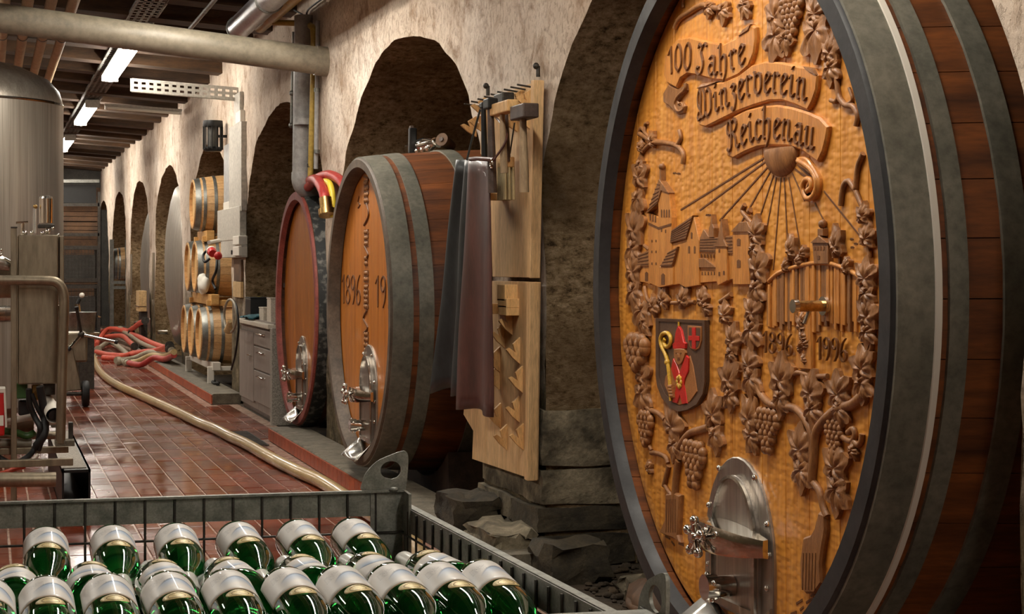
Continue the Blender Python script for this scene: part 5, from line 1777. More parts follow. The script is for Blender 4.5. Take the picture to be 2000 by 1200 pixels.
def rack(name, label, y0, y1, zt_, hh, mat, legs=0.0):
    t = thing(name, label, 'rack', (XR + .4, (y0 + y1) / 2, zt_ - hh))
    for x in (XR + .16, XR + .70):
        MB().box((x, (y0 + y1) / 2, zt_ - hh / 2), (.09, y1 - y0, hh)).build('rail', G[mat], t, flat=True, bevel=.006)
    for y in (y0 + .06, y1 - .06):
        MB().box((XR + .43, y, zt_ - hh * .8), (.72, .07, hh * .55)).build('cross_bar', G[mat], t, flat=True, bevel=.006)
    if legs:
        for y in (y0 + .05, y1 - .05):
            for x in (XR + .10, XR + .76):
                MB().box((x, y, zt_ - hh - legs / 2 + .02), (.07, .06, legs + .04)).build('leg', G[mat], t, flat=True, bevel=.004)
    return t


rz0 = zb0 - math.sqrt(RB ** 2 - .08 ** 2) + .03
rack('barrel_rack', 'pale steel floor rack under the bottom row of small barrels', YB - .42, YB + 1.85, rz0, .09, 'light_plastic', max(.02, rz0 - .09 - .104))
rack('barrel_rack', 'yellow pine rack carrying the middle row of small barrels', YB - .3, YB + 1.5, zb1 - .31, .12, 'pine_yellow')
rack('barrel_rack', 'yellow pine cradle under the single top barrel', YB + .12, YB + 1.0, zb2 - .31, .12, 'pine_yellow')
for (k, (y, zlo, zhi, lab)) in enumerate(((YB + .35, zb0 + .32, zb1 - .43, 'short pine post between bottom and middle barrel rows, near end'), (YB + 1.1, zb0 + .32, zb1 - .43, 'short pine post between bottom and middle barrel rows, far end'), (YB + .40, zb1 + .33, zb2 - .43, 'short pine post under the top barrel, near side'), (YB + .80, zb1 + .33, zb2 - .43, 'short pine post under the top barrel, far side'))):
    if zhi > zlo:
        tag(MB().box((XR + .43, y, (zlo + zhi) / 2), (.6, .09, zhi - zlo)).build('rack_post', G['pine_yellow'], flat=True, bevel=.006), lab, 'post')
# white papers in a sleeve on the rack
p = PX(405, 568, XR + .12)
p.z = zb1 - .31 + .085
bx = thing('white_bag', 'crumpled white plastic bag on the rack below the red plug', 'bag', p)
mb = MB()
mb.ball(p + Vector((-.04, 0, .03)), .12, 20, 14, (.6, 1.15, .95))
mb.v = [tuple(Vector(v) + noise.noise_vector(Vector(v) * 14) * .03) for v in mb.v]
mb.build('sack', G['paper_white'], bx, ang=180)
MB().tube([p + Vector((-.04, .03, .12)), p + Vector((-.05, .05, .19))], [.04, .075], 9).build('neck', G['paper_white'], bx)

# rock crumbs and a chain on the kerb under the rack
ch = thing('rope_scrap', 'dark scrap of rope on the kerb under the barrel rack', 'rope', PX(415, 748, 2.3))
cpt = PZ(418, 748, .118)
MB().tube(smooth_path([cpt + Vector((.02 * math.sin(k * 1.7), .09 * k - .3, .012 * (k % 2))) for k in range(8)], 5), .018, 8).build('strand', G['rubber'], ch)

# ================================================================== STAINLESS TANK ENDS IN THE FAR ARCHES
def tank_end(label, x0, x1, ytop, X, ybot):
    a, b = PX(x0, 500, X), PX(x1, 500, X)
    zt_, zb_ = PX((x0 + x1) / 2, ytop, X).z, .25
    R = (zt_ - zb_) / 2; Zc = (zt_ + zb_) / 2
    Yc = a.y - R + .3
    t = thing('wine_tank', label, 'tank', (X, Yc, 0))
    MB().lathe([(.001, -.16), (R * .3, -.15), (R * .6, -.115), (R * .85, -.06), (R * .96, -.02), (R, .04), (R, 2.2)], (X + .16, Yc, Zc), 'X', 64).build('shell', G['tank_steel'], t, ang=60)
    MB().lathe([(R + .006, .06), (R + .012, .08), (R + .006, .10)], (X + .16, Yc, Zc), 'X', 64).build('weld_band', G['steel'], t)
    for y in (-.5, .5):
        MB().box((X + .5, Yc + y * R, .2), (.12, .12, .4)).build('foot', G['steel_dull'], t, flat=True)
        MB().box((X + 1.8, Yc + y * R, .2), (.12, .12, .4)).build('foot', G['steel_dull'], t, flat=True)
    MB().tube([(X + .02, Yc, .45), (X - .12, Yc, .45)], .03, 12).build('outlet', G['chrome'], t)
    MB().tube([(X - .1, Yc + R * .75, .9), (X - .1, Yc + R * .75, 1.6)], .02, 10).build('level_gauge', G['chrome'], t)
    return t


tank_end('big stainless tank end in the arch behind the small barrels', 313, 372, 352, 2.46, 640)
tank_end('stainless tank end farther back, second from the small barrels', 268, 312, 400, 2.46, 640)

# ================================================================== HOSES ON THE FLOOR
rb = .043
fl = [(183, 700), (189, 716), (197, 730), (212, 744), (232, 757), (268, 774), (310, 793), (350, 812), (390, 832), (424, 846), (450, 860), (484, 876), (530, 903), (580, 929), (632, 953), (690, 992), (742, 1026), (800, 1062)]
hose('floor_hose', 'long beige hose snaking along the wet tile floor', 'beige_hose', [PZ(x, y + 4, 0) + Vector((0, 0, rb)) for x, y in fl] + [Vector((1.62, 5.6, rb)), Vector((1.42, 3.6, rb)), Vector((1.5, 1.4, rb)), Vector((1.3, -1.0, rb))], rb, couple=[(0, 'chrome'), (1, 'chrome')], seg=16)


def pz(x, y, z=.05):
    p = PZ(x, y + 4, 0)
    if p.x > 2.12:                      # runs up onto the kerb beside the barrel rack
        q = PX(x, y, 2.12 + min(.2, .4 * (p.x - 2.12)))
        return Vector((q.x, q.y, max(q.z, z + .1)))
    return Vector((p.x, p.y, z))


G2 = 'hoses heaped in front of the barrel rack'
HP = [('red_hose', [(196, 658, .06), (222, 648, .12), (245, 648, .16), (262, 640, .32), (272, 632, .52), (283, 627, .62)], 'red hose rising to the right over the heap, free end lifted'),
      ('red_hose', [(188, 676, .06), (210, 660, .14), (240, 655, .2), (258, 655, .2), (275, 660, .16), (300, 672, .1), (330, 682, .07)], 'red hose arching across the top of the heap'),
      ('red_hose', [(188, 690, .05), (215, 696, .05), (250, 697, .05), (285, 694, .06), (310, 688, .06), (332, 682, .06)], 'red hose along the front middle of the heap'),
      ('red_hose', [(200, 702, .05), (232, 702, .05), (262, 697, .1), (300, 690, .1), (330, 676, .1)], 'red hose with dark coupling lying lowest on the left'),
      ('red_hose', [(186, 668, .07), (200, 665, .1), (236, 672, .14), (252, 684, .12), (262, 690, .08)], 'short red hose end pointing toward the viewer'),
      ('dark_red_hose', [(250, 712, .05), (275, 716, .05), (300, 711, .05), (322, 702, .05), (340, 694, .06)], 'crimson hose at the very front of the heap'),
      ('grey_hose', [(192, 684, .05), (214, 674, .1), (232, 682, .08), (250, 696, .05)], 'grey hose looped at the left of the heap'),
      ('grey_hose', [(234, 707, .05), (262, 704, .06), (290, 698, .07), (318, 690, .07), (336, 684, .07)], 'long grey-green hose in front of the heap'),
      ('grey_hose', [(236, 652, .2), (262, 664, .16), (280, 674, .12), (312, 682, .1)], 'grey hose slanting across the back of the heap'),
      ('red_hose', [(190, 652, .05), (214, 645, .09), (240, 644, .1), (256, 650, .1)], 'red hose at the back of the heap'),
      ('beige_hose', [(240, 710, .05), (266, 710, .05), (296, 704, .06), (320, 697, .06), (340, 688, .06)], 'beige hose beside the crimson one')]
for (m, pts, lab) in HP:
    hose('wine_hose', lab, m, [pz(q[0], q[1], .05 + (q[2] - .05) * .7) for q in pts], .04, couple=[(1, 'iron')] if m == 'red_hose' else [(0, 'grey_hose')], group=G2)

# ================================================================== STEEL TANK AND FILTER MACHINE ON THE LEFT
RT = .85
YT = 13.9
ct_ = PY(124, 330, YT)
XT = ct_.x - RT
tk = thing('steel_tank', 'tall stainless steel tank with domed top at the left edge', 'tank', (XT, YT, 0))
zs_ = PY(122, 205, YT).z
pr = [(RT, .35), (RT, zs_ - .02), (RT - .004, zs_), (RT - .03, zs_ + .09), (RT - .11, zs_ + .18), (RT - .30, zs_ + .27), (RT - .55, zs_ + .335), (.1, zs_ + .37), (0.001, zs_ + .37)]
MB().lathe([(RT - .1, .30)] + pr, (XT, YT, 0), 'Z', 96).build('shell', G['tank_steel'], tk, ang=50)
MB().lathe([(RT + .001, zs_ - .03), (RT + .006, zs_ - .02), (RT + .001, zs_ - .01)], (XT, YT, 0), 'Z', 96).build('weld_seam', G['steel'], tk)
MB().lathe([(RT + .001, 1.0), (RT + .02, 1.02), (RT + .02, 1.1), (RT + .001, 1.12)], (XT, YT, 0), 'Z', 96).build('cooling_band', G['steel'], tk)
for k in range(4):
    a = PI / 4 + k * PI / 2
    MB().tube([(XT + .7 * RT * math.cos(a), YT + .7 * RT * math.sin(a), 0), (XT + .7 * RT * math.cos(a), YT + .7 * RT * math.sin(a), .4)], .05, 12).build('leg', G['steel_dull'], tk)
MB().tube([(XT, YT, zs_ + .36), (XT, YT, zs_ + .46)], .2, 20).build('lid', G['steel'], tk)

YM = 9.75          # plane of the machine front
m_ = lambda x, y, dy=0.0: PY(x, y, YM + dy)
mc = thing('filter_machine', 'steel filter machine on a tubular frame in front of the tank', 'machine', (m_(75, 900).x, YM + .3, 0))


def mbox(x0, y0, x1, y1, d, mat, nm, dy=0.0, bev=.004, par=None):
    a, b = m_(x0, y0, dy), m_(x1, y1, dy)
    return MB().box(((a.x + b.x) / 2, YM + dy + d / 2, (a.z + b.z) / 2), (abs(b.x - a.x), d, abs(a.z - b.z))).build(nm, G[mat], par or mc, flat=True, bevel=bev)


mbox(34, 459, 114, 750, .30, 'steel_dull', 'housing', .04, .008)
mbox(116, 461, 125, 560, .26, 'steel_dull', 'side_panel', .06, .004)
mbox(86, 740, 108, 772, .20, 'iron', 'motor_mount', .1, .004)
mbox(21, 444, 33, 985, .04, 'steel_dull', 'upright', .0, .004)
mbox(21, 443, 34, 446, .06, 'iron', 'upright_cap', -.005, .002)
path = [m_(-40, 547, -.08), m_(60, 548, -.08), m_(98, 549, -.08), m_(112, 553, -.08), m_(121, 564, -.08), m_(125, 582, -.08), m_(125, 610, -.08), m_(121, 740, -.08), m_(118, 866, -.08)]
MB().tube(smooth_path(path, 5), .027, 16).build('guard_rail', G['steel_dull'], mc)
mbox(108, 862, 146, 872, .12, 'concrete', 'rail_foot', -.1, .003)
mbox(134, 826, 143, 868, .05, 'iron', 'foot_post', .0, .003)
# sight cylinder and valves on top of the housing
a, b = m_(90, 436, .16), m_(90, 384, .16)
gl = MB().tube([a, a + (b - a) * .92], .038, 24).build('sight_cylinder', G['chrome'], mc)
MB().lathe([(.038, 0), (.034, .012), (.012, .018), (0, .02)], a + (b - a) * .92, 'Z', 20).build('cylinder_cap', G['steel'], mc)
MB().box(a + Vector((0, 0, -.018)), (.09, .085, .022)).build('clamp', G['iron'], mc, flat=True, bevel=.005)
for (x, y, r) in ((93, 452, .016), (103, 446, .010), (83, 456, .012), (48, 456, .017), (62, 455, .012), (114, 459, .008)):
    q = m_(x, y, .12)
    MB().ball(q, r, 10, 7).build('fitting', G['chrome'], mc)
MB().tube([m_(93, 458, .14), m_(92, 440, .14)], .012, 10).build('stem', G['chrome'], mc)
q = m_(44, 452, .14)
MB().tube([q + Vector((0, 0, -.02)), q + Vector((0, 0, .045))], .010, 10).build('valve_stem', G['chrome'], mc)
MB().tube([q + Vector((-.035, 0, .047)), q + Vector((.03, 0, .05))], .007, 8).build('valve_handle', G['chrome'], mc)
MB().tube([m_(67, 456, .15), m_(67, 405, .15)], .011, 12).build('sight_tube', G['sight_glass'], mc)
MB().ball(m_(69, 404, .15), .013, 10, 7).build('tube_nut', G['brass'], mc)
for y in (489, 498):
    MB().ball(m_(1, y, -.02), .010, 8, 6).build('bolt', G['chrome'], mc)
MB().tube([m_(-30, 505, .1), m_(20, 520, .1)], [.06, .03], 14).build('manifold', G['steel'], mc)
MB().tube([m_(-40, 548, .25), m_(24, 548, .25)], .10, 18).build('filter_vessel', G['steel_dull'], mc)
# skid
def mtube(x0, y0, x1, y1, r, mat, nm, dy=0.0, seg=14):
    return MB().tube([m_(x0, y0, dy), m_(x1, y1, dy)], r, seg).build(nm, G[mat], mc)


mtube(-40, 938, 109, 937, .040, 'steel_dull', 'skid_tube', -.28, 20)
mtube(-30, 866, 62, 866, .025, 'pvc_beige', 'cross_tube', .12)
mtube(12, 825, 72, 812, .018, 'light_plastic', 'cross_tube', .18)
mtube(30, 830, 66, 830, .05, 'old_wood', 'pump_body', .3, 18)
mtube(-40, 852, 115, 851, .022, 'steel_dull', 'frame_tube', .22)
mbox(-40, 902, 143, 910, .05, 'steel_dull', 'skid_bar', -.2, .003)
mbox(-40, 878, 134, 885, .05, 'steel_dull', 'skid_bar', .05, .003)
mbox(100, 823, 116, 836, .25, 'concrete', 'skid_block', .25, .003)
mbox(30, 750, 54, 779, .12, 'green_paint', 'pump_cover', .15, .006)
mbox(36, 782, 60, 812, .2, 'black_plastic', 'motor', .25, .01)
mbox(62, 752, 80, 782, .1, 'brass', 'valve_body', .2, .006)
a, b = m_(87, 769, .25), m_(106, 812, -.05)
MB().tube([a, a + (b - a) * .62, a + (b - a) * .64, a + (b - a) * .7, b], [.028, .038, .044, .044, .046], 18, caps=False).build('white_pipe', G['light_plastic'], mc)
MB().tube([a, b - (b - a) * .02], .030, 14).build('pipe_bore', G['black_plastic'], mc)
mtube(92, 822, 110, 820, .028, 'light_plastic', 'elbow', .05)
for (pts, r) in (([(56, 760), (58, 790), (68, 815), (78, 835), (76, 856), (66, 880), (48, 897), (25, 906), (0, 895), (-20, 880)], .016), ([(78, 755), (84, 790), (88, 815), (86, 850), (70, 872)], .022), ([(62, 770), (74, 800), (84, 822), (82, 860), (76, 880)], .012)):
    MB().tube(smooth_path([m_(x, y, .0 + .02 * (i % 3)) for i, (x, y) in enumerate(pts)], 6), r, 10).build('cable', G['rubber'], mc)
MB().tube(smooth_path([m_(-20, 932, -.12), m_(10, 924, -.1), m_(30, 916, -.1), m_(48, 912, -.08)], 5), .014, 8).build('orange_cable', G['red_hose'], mc)
MB().tube(smooth_path([m_(0, 842, .12), m_(30, 845, .1), m_(52, 852, .08), m_(66, 846, .1)], 5), .02, 10).build('green_cable', G['green_paint'], mc)
mtube(60, 903, 75, 888, .010, 'light_plastic', 'drain_tube', .0, 8)
rbx = thing('red_box', 'red cabinet with a white sticker at the far left edge', 'box', m_(-14, 850, .0))
mbox(-40, 768, 9, 852, .15, 'red_plastic', 'case', -.03, .01, rbx)
mbox(-40, 760, 11, 768, .16, 'light_plastic', 'lid', -.035, .004, rbx)
mbox(-1, 812, 7, 832, .004, 'paper_white', 'sticker', -.036, 0, rbx)
mtube(9, 762, 12, 835, .006, 'light_plastic', 'edge_strip', -.03, 6)
# black hollow beam with rough concrete top standing on the floor
p0, p1 = PZ(121, 1008, 0), PZ(178, 1008, 0)
hh = PY(150, 918, p0.y).z
bx = thing('hollow_beam', 'black hollow square plinth with rough concrete top beside the machine', 'plinth', ((p0.x + p1.x) / 2, p0.y, 0))
W = p1.x - p0.x
yy1 = 12.2
for (cx_, cz, w, h_) in (((p0.x + p1.x) / 2, .006, W, .012), ((p0.x + p1.x) / 2, hh - .008, W, .016), (p0.x + .006, hh / 2, .012, hh), (p1.x - .006, hh / 2, .012, hh)):
    MB().box((cx_, (p0.y + yy1) / 2, cz), (w, yy1 - p0.y, h_)).build('side', G['black_metal'], bx, flat=True)
MB().box(((p0.x + p1.x) / 2 - .01, (p0.y + yy1) / 2 + .03, hh + .003), (W - .02, yy1 - p0.y - .06, .006)).build('concrete_top', G['terrazzo'], bx, flat=True)

# ================================================================== PUMP CART BEYOND THE MACHINE
YP = 17.5
q_ = lambda x, y, dy=0.0: PY(x, y, YP + dy)
pc = thing('pump_cart', 'wheeled pump cart with chrome cross handle and beige panel', 'cart', (q_(150, 760).x, YP, 0))
a, b = q_(136, 742), q_(160, 766)
pts = [q_(128, 672), q_(142, 678), q_(160, 762), q_(128, 766)]
MB().prism(pts, [p + Vector((0, .35, 0)) for p in pts]).build('side_panel', G['steel_dull'], pc, flat=True, bevel=.01)
MB().box((q_(152, 690).x, YP + .3, q_(150, 680).z), (.2, .4, .3)).build('pump_housing', G['steel_dull'], pc, flat=True, bevel=.02)
w = q_(167, 722, -.05)
RWh = .13
MB().lathe([(RWh - .035, -.03), (RWh - .01, -.035), (RWh, -.02), (RWh, .02), (RWh - .01, .035), (RWh - .035, .03)], (w.x, w.y, RWh), 'X', 32, True).build('tyre', G['rubber'], pc)
MB().lathe([(0, -.02), (RWh - .03, -.02), (RWh - .03, .02), (0, .02)], (w.x, w.y, RWh), 'X', 24).build('wheel_disc', G['iron'], pc)
MB().tube([(w.x - .25, w.y, RWh), (w.x + .04, w.y, RWh)], .02, 10).build('axle', G['iron'], pc)
hb = q_(159, 654, -.05)
for (x, y, m) in ((224, 668, 'chrome'), (137, 680, 'chrome'), (150, 605, 'iron')):
    MB().tube([hb, q_(x, y, -.12)], .016, 10).build('handle_spoke', G[m], pc)
    MB().tube([q_(x, y, -.12), q_(x, y, -.12) + (q_(x, y, -.12) - hb).normalized() * .03], .02, 10).build('grip', G['rubber'], pc)
MB().ball(hb, .035, 12, 8).build('hub', G['iron'], pc)
MB().tube([hb, hb + Vector((0, .3, -.02))], .03, 12).build('shaft', G['steel'], pc)
b0 = q_(160, 650, 2.5)
bu = thing('steel_tub', 'round galvanised tub standing beyond the pump cart', 'tub', (b0.x, b0.y, b0.z - .02))
zt2 = q_(160, 611, 2.5).z
MB().lathe([(0, 0), (.13, 0), (.14, .02), (.16, zt2 - b0.z), (.168, zt2 - b0.z + .006), (.15, zt2 - b0.z), (.13, .03), (0, .03)], (b0.x, b0.y, b0.z), 'Z', 32).build('bowl', G['galv'], bu)
for s in (-1, 1):
    MB().tube([(b0.x + s * .17, b0.y - .02, zt2 - .04), (b0.x + s * .2, b0.y - .05, zt2 - .05), (b0.x + s * .17, b0.y - .08, zt2 - .04)], .01, 8).build('handle', G['chrome'], bu)
MB().lathe([(.20, -.02), (.20, 0), (.12, 0), (.12, -.02)], (b0.x, b0.y, b0.z), 'Z', 24, True).build('base_ring', G['steel_dull'], bu)
MB().box((b0.x, b0.y, (b0.z - .02) / 2), (.26, .26, b0.z - .02)).build('stand', G['iron'], bu, flat=True)
vl = thing('hose_valve', 'chrome hose valve with white tip rising beside the tub', 'valve', q_(152, 612, 2.2))
MB().tube([q_(153, 610, 2.2), q_(151, 594, 2.2)], .03, 12).build('body', G['chrome'], vl)
MB().tube([q_(151, 594, 2.2), q_(156, 584, 2.2)], .02, 10).build('neck', G['rubber'], vl)
MB().ball(q_(160, 577, 2.2), .03, 10, 7).build('tip', G['paper_white'], vl)
MB().tube([q_(153, 610, 2.2), Vector((q_(153, 610, 2.2).x, YP + 2.2, .0))], .012, 8).build('support', G['iron'], vl)

# ================================================================== FAR END: MESH CRATES, TIMBER, BARREL RACK
YF = 33.0
e_ = lambda x, y, dy=0.0: PY(x, y, YF + dy)


def mesh_crate(label, x0, x1, y0, y1, dy):
    a, b = e_(x0, y1, dy), e_(x1, y0, dy)
    t = thing('mesh_crate', label, 'crate', ((a.x + b.x) / 2, YF + dy + .4, a.z), group='mesh crates stacked at the far end')
    for z in (a.z + .04, b.z - .04):
        for y in (0, .8):
            MB().bar((a.x, YF + dy + y, z), (b.x, YF + dy + y, z), .04, .07).build('rail', G['iron'], t, flat=True)
        for x in (a.x, b.x):
            MB().bar((x, YF + dy, z), (x, YF + dy + .8, z), .04, .07).build('rail', G['iron'], t, flat=True)
    for x in (a.x, b.x):
        for y in (0, .8):
            MB().bar((x, YF + dy + y, a.z), (x, YF + dy + y, b.z), .06, .06).build('post', G['iron'], t, flat=True)
    mb = MB()
    n = 14
    for k in range(1, n):
        x = a.x + (b.x - a.x) * k / n
        mb.bar((x, YF + dy, a.z), (x, YF + dy, b.z), .008, .008)
    for k in range(1, 9):
        z = a.z + (b.z - a.z) * k / 9
        mb.bar((a.x, YF + dy, z), (b.x, YF + dy, z), .008, .008)
        mb.bar((b.x, YF + dy, z), (b.x, YF + dy + .8, z), .008, .008)
    mb.build('wire_mesh', G['iron'], t, flat=True)
    MB().box(((a.x + b.x) / 2, YF + dy + .4, a.z + .03), (b.x - a.x, .78, .02)).build('bottom', G['iron'], t, flat=True)
    MB().box(((a.x + b.x) / 2, YF + dy + .42, a.z + (b.z - a.z) * .4), (b.x - a.x - .1, .7, (b.z - a.z) * .7)).build('load', G['tank_dark'], t, flat=True)
    return t


zF = PZ(150, 640, 0)
mesh_crate('upper dark mesh crate at the far end of the aisle', 100, 192, 480, 552, 0)
mesh_crate('lower dark mesh crate at the far end of the aisle', 100, 192, 556, 654, 0)
for k, (y0, y1) in enumerate(((404, 432), (434, 458))):
    a, b = e_(100, y1, .0), e_(191, y0, .0)
    t = thing('timber_stack', ('upper' if k == 0 else 'lower') + ' layer of brown boards stacked at the far end', 'timber', ((a.x + b.x) / 2, YF + .4, a.z))
    for q in range(3):
        z0 = a.z + (b.z - a.z) * q / 3
        MB().box(((a.x + b.x) / 2 + .02 * q, YF + .4, z0 + (b.z - a.z) / 6), (b.x - a.x, .7, (b.z - a.z) / 3 - .01)).build('board', G['old_wood'], t, flat=True)
pst = thing('steel_stand', 'dark steel stand carrying the boards and crates at the far end', 'stand', (e_(146, 654).x, YF + .4, 0))
for (x, y) in ((98, -.05), (193.5, -.05), (98, .9), (193.5, .9)):
    p = e_(x, 600, y)
    MB().box((p.x, p.y, 1.4), (.05, .05, 2.8)).build('post', G['iron'], pst, flat=True)
for y in (458.5, 400, 354):
    for dy in (-.05, .9):
        MB().bar(e_(98, y, dy), e_(194, y, dy), .05, .06).build('shelf_bar', G['galv' if y == 354 else 'iron'], pst, flat=True)
a, b = e_(104, 396, .2), e_(188, 362, .2)
MB().box(((a.x + b.x) / 2, YF + .45, (a.z + b.z) / 2), (b.x - a.x, .5, b.z - a.z)).build('dark_load', G['black_plastic'], pst, flat=True)
# grey pallet rack with barrel, further along the arcade
YR = 33.6
r_ = lambda x, y, dy=0.0: PY(x, y, YR + dy)
rk = thing('pallet_rack', 'light grey steel pallet rack holding a barrel before the far arches', 'rack', (r_(232, 640).x, YR, 0))
for (x, dy) in ((218, 0), (249, 0), (219, .8), (248, .8)):
    p = r_(x, 600, dy); zt3 = r_(x, 468, dy).z
    MB().box((p.x, p.y, zt3 / 2), (.07, .06, zt3)).build('post', G['galv'], rk, flat=True)
for y in (552, 562, 640):
    for dy in (0, .8):
        MB().bar(r_(218, y, dy), r_(253, y, dy), .05, .06).build('beam', G['galv'], rk, flat=True)
zl = r_(218, 552).z
mb = MB()
for k in range(9):
    p = r_(222 + 3.2 * k, 545)
    mb.bar(p, Vector((p.x, p.y, r_(220, 505).z)), .006, .006)
for y in (510, 520, 530, 540):
    mb.bar(r_(219, y), r_(252, y), .006, .006)
mb.build('wire_mesh', G['galv'], rk, flat=True)
bq = dup(bar0, (r_(223, 520).x, YR + .4, zl + .36), rot=(0, 0, 0), label='oak barrel lying inside the grey pallet rack at the back')
# carton hanging by the second far arch, and standing cardboard
p = PX(276, 585, 2.36)
cb = thing('carton', 'tall tan carton leaning on the pier by the second steel tank', 'carton', (p.x, p.y, 0))
zA, zB = PX(276, 608, 2.36).z, PX(276, 568, 2.36).z
MB().box((p.x, p.y, (zA + zB) / 2), (.12, .55, zB - zA)).build('box', G['cardboard'], cb, flat=True, bevel=.006)
MB().box((p.x - .01, p.y, zA + .08), (.125, .56, .012)).build('tape', G['old_wood'], cb, flat=True)
MB().box((p.x + .03, p.y, zA / 2), (.1, .4, zA)).build('stand', G['iron'], cb, flat=True)

# ================================================================== STONES AND RUBBLE BESIDE THE CARVED CASK
for k, (x, y, sx, sy, sz, lab) in enumerate(((985, 1040, .22, .5, .08, 'flat worn stone slab on the ground behind the crate rail'), (945, 1000, .26, .34, .16, 'rounded dark stone at the foot of the pier'), (900, 985, .3, .3, .14, 'dark stone under the tool board, left of the pier foot'), (1185, 1095, .16, .2, .08, 'small pale brown stone near the carved cask rim'), (1040, 1015, .3, .28, .17, 'dark block against the pier between board and carved cask'))):
    p = PZ(x, y, .06)
    p.x = max(p.x, XK + .32)
    if k in (1, 4):
        p = Vector((2.2, 8.25, .104)) if k == 1 else Vector((2.38, 7.25, .0))
    if k == 0:
        p = Vector((2.24, 7.75, .104))
    if k == 2:
        p = Vector((2.62, 8.9, 0))
    if k == 3:
        p = Vector((2.6, 6.75, 0))
    o = cell_box((p.x, p.y - sy / 2, p.z), (sx, sy, sz), 200 + k, 4, .022).build('stone_slab' if k == 0 else 'loose_stone', G['stone_dark' if k in (1, 2, 4) else 'stone'], ang=40)
    tag(o, lab, 'stone')
rr = random.Random(21)
mb = MB()
for k in range(260):
    x, y = rr.uniform(2.5, 3.1), rr.uniform(6.1, 7.45)
    s = rr.uniform(.008, .03)
    mb.ball((x, y, s * .4), s, 6, 4, (1, rr.uniform(.6, 1.4), .6))
tag(mb.build('gravel', G['earth'], kind='stuff'), 'dark gravel and crumbs on the earth beside the carved cask', 'gravel')
sk = thing('old_sack', 'limp brown sack lying on the earth below the carved cask rim', 'sack', (2.62, 6.3, 0))
mb = MB()
mb.ball((2.66, 6.35, .05), .22, 18, 10, (.75, 1.5, .42))
mb.v = [tuple(Vector(v) + noise.noise_vector(Vector(v) * 7) * .05 - Vector((0, 0, 0))) for v in mb.v]
mb.v = [(v[0], v[1], max(v[2], .002)) for v in mb.v]
mb.build('bag', G['old_wood'], sk, ang=180)
MB().tube(smooth_path([(2.56, 6.0, .03), (2.5, 6.15, .05), (2.5, 6.4, .04), (2.58, 6.62, .03)], 5), .02, 8).build('hem', G['old_wood'], sk)

# ================================================================== CRATE OF BOTTLES
ZC = H - .41
cr = Vector((.72, 2.985, 0))
rotc = math.radians(-7.0)
ex = Vector((math.cos(math.radians(-4)), math.sin(math.radians(-4)), 0))        # along the far rail, to the right
ey = Vector((-math.sin(math.radians(1.3)), math.cos(math.radians(1.3)), 0))       # away from the viewer
CW, CD, CZ0 = 1.22, 1.16, ZC - .62
crate = thing('bottle_crate', 'galvanised wire box pallet filled with wine bottles in the foreground', 'crate', cr - ex * CW / 2 - ey * CD / 2 + Vector((0, 0, 0)))


def K(u, v, z):
    """u: from right corner to the left, v: from far rail to the viewer"""
    return Vector((cr.x, cr.y, 0)) - ex * u - ey * v + Vector((0, 0, z))


def angle_rail(a, b, inward, w=.034, h=.055, th=.004):
    """L-section: top flange and upright web"""
    d = (b - a).normalized()
    mb = MB()
    mb.bar(a + inward * w / 2, b + inward * w / 2, w, th)
    mb.bar(a + Vector((0, 0, -h / 2)), b + Vector((0, 0, -h / 2)), th, h)
    return mb


zR = ZC - .028
angle_rail(K(0, 0, ZC), K(CW, 0, ZC), -ey, w=.012, h=.045).build('top_rail', G['galv_rail'], crate, flat=True)
angle_rail(K(0, .004, zR), K(0, CD - .0, zR), ex, w=.014, h=.042).build('top_rail', G['galv_rail'], crate, flat=True)
angle_rail(K(CW, 0, ZC), K(CW, CD, ZC), ex).build('top_rail', G['galv_rail'], crate, flat=True)
angle_rail(K(0, CD, ZC), K(CW, CD, ZC), ey).build('top_rail', G['galv_rail'], crate, flat=True)
for (u, v) in ((0, 0), (CW, 0), (0, CD), (CW, CD)):
    su, sv = (1 if u == 0 else -1), (1 if v == 0 else -1)
    mb = MB()
    p = K(u, v, 0)
    mb.bar(p - ex * su * .03 + Vector((0, 0, ZC)), p - ex * su * .03 + Vector((0, 0, .02)), .06, .005, up=ey)
    mb.bar(p - ey * sv * .03 + Vector((0, 0, ZC)), p - ey * sv * .03 + Vector((0, 0, .02)), .06, .005, up=ex)
    mb.build('corner_post', G['galv_rail'], crate, flat=True)
for (a, b) in ((K(0, 0, CZ0), K(CW, 0, CZ0)), (K(0, 0, CZ0), K(0, CD, CZ0)), (K(CW, 0, CZ0), K(CW, CD, CZ0)), (K(0, CD, CZ0), K(CW, CD, CZ0))):
    MB().bar(a, b, .04, .05).build('bottom_rail', G['galv_rail'], crate, flat=True)
MB().prism([K(0, 0, CZ0 - .005), K(CW, 0, CZ0 - .005), K(CW, CD, CZ0 - .005), K(0, CD, CZ0 - .005)], [K(0, 0, CZ0 + .005), K(CW, 0, CZ0 + .005), K(CW, CD, CZ0 + .005), K(0, CD, CZ0 + .005)]).build('bottom_sheet', G['galv_rail'], crate, flat=True)
WZ = [ZC - .02, ZC - .075, ZC - .128] + [ZC - .128 - .055 * k for k in range(1, 9)]
for k in range(1, 24):
    u = CW * k / 24
    for v in (0.004, CD - .004):
        MB().tube([K(u, v, CZ0), K(u, v, ZC - .004)], .0022, 6).build('upright_wire', G['iron'], crate)
for k in range(1, 22):
    v = CD * k / 22
    for u in (.004, CW - .004):
        MB().tube([K(u, v, CZ0), K(u, v, zR - .004)], .0022, 6).build('upright_wire', G['iron'], crate)
for z in WZ[1:]:
    for (a, b) in ((K(0, .006, z), K(CW, .006, z)), (K(0, CD - .006, z), K(CW, CD - .006, z)), (K(.006, 0, z), K(.006, CD, z)), (K(CW - .006, 0, z), K(CW - .006, CD, z))):
        MB().tube([a, b], .0022, 6).build('level_wire', G['iron'], crate)


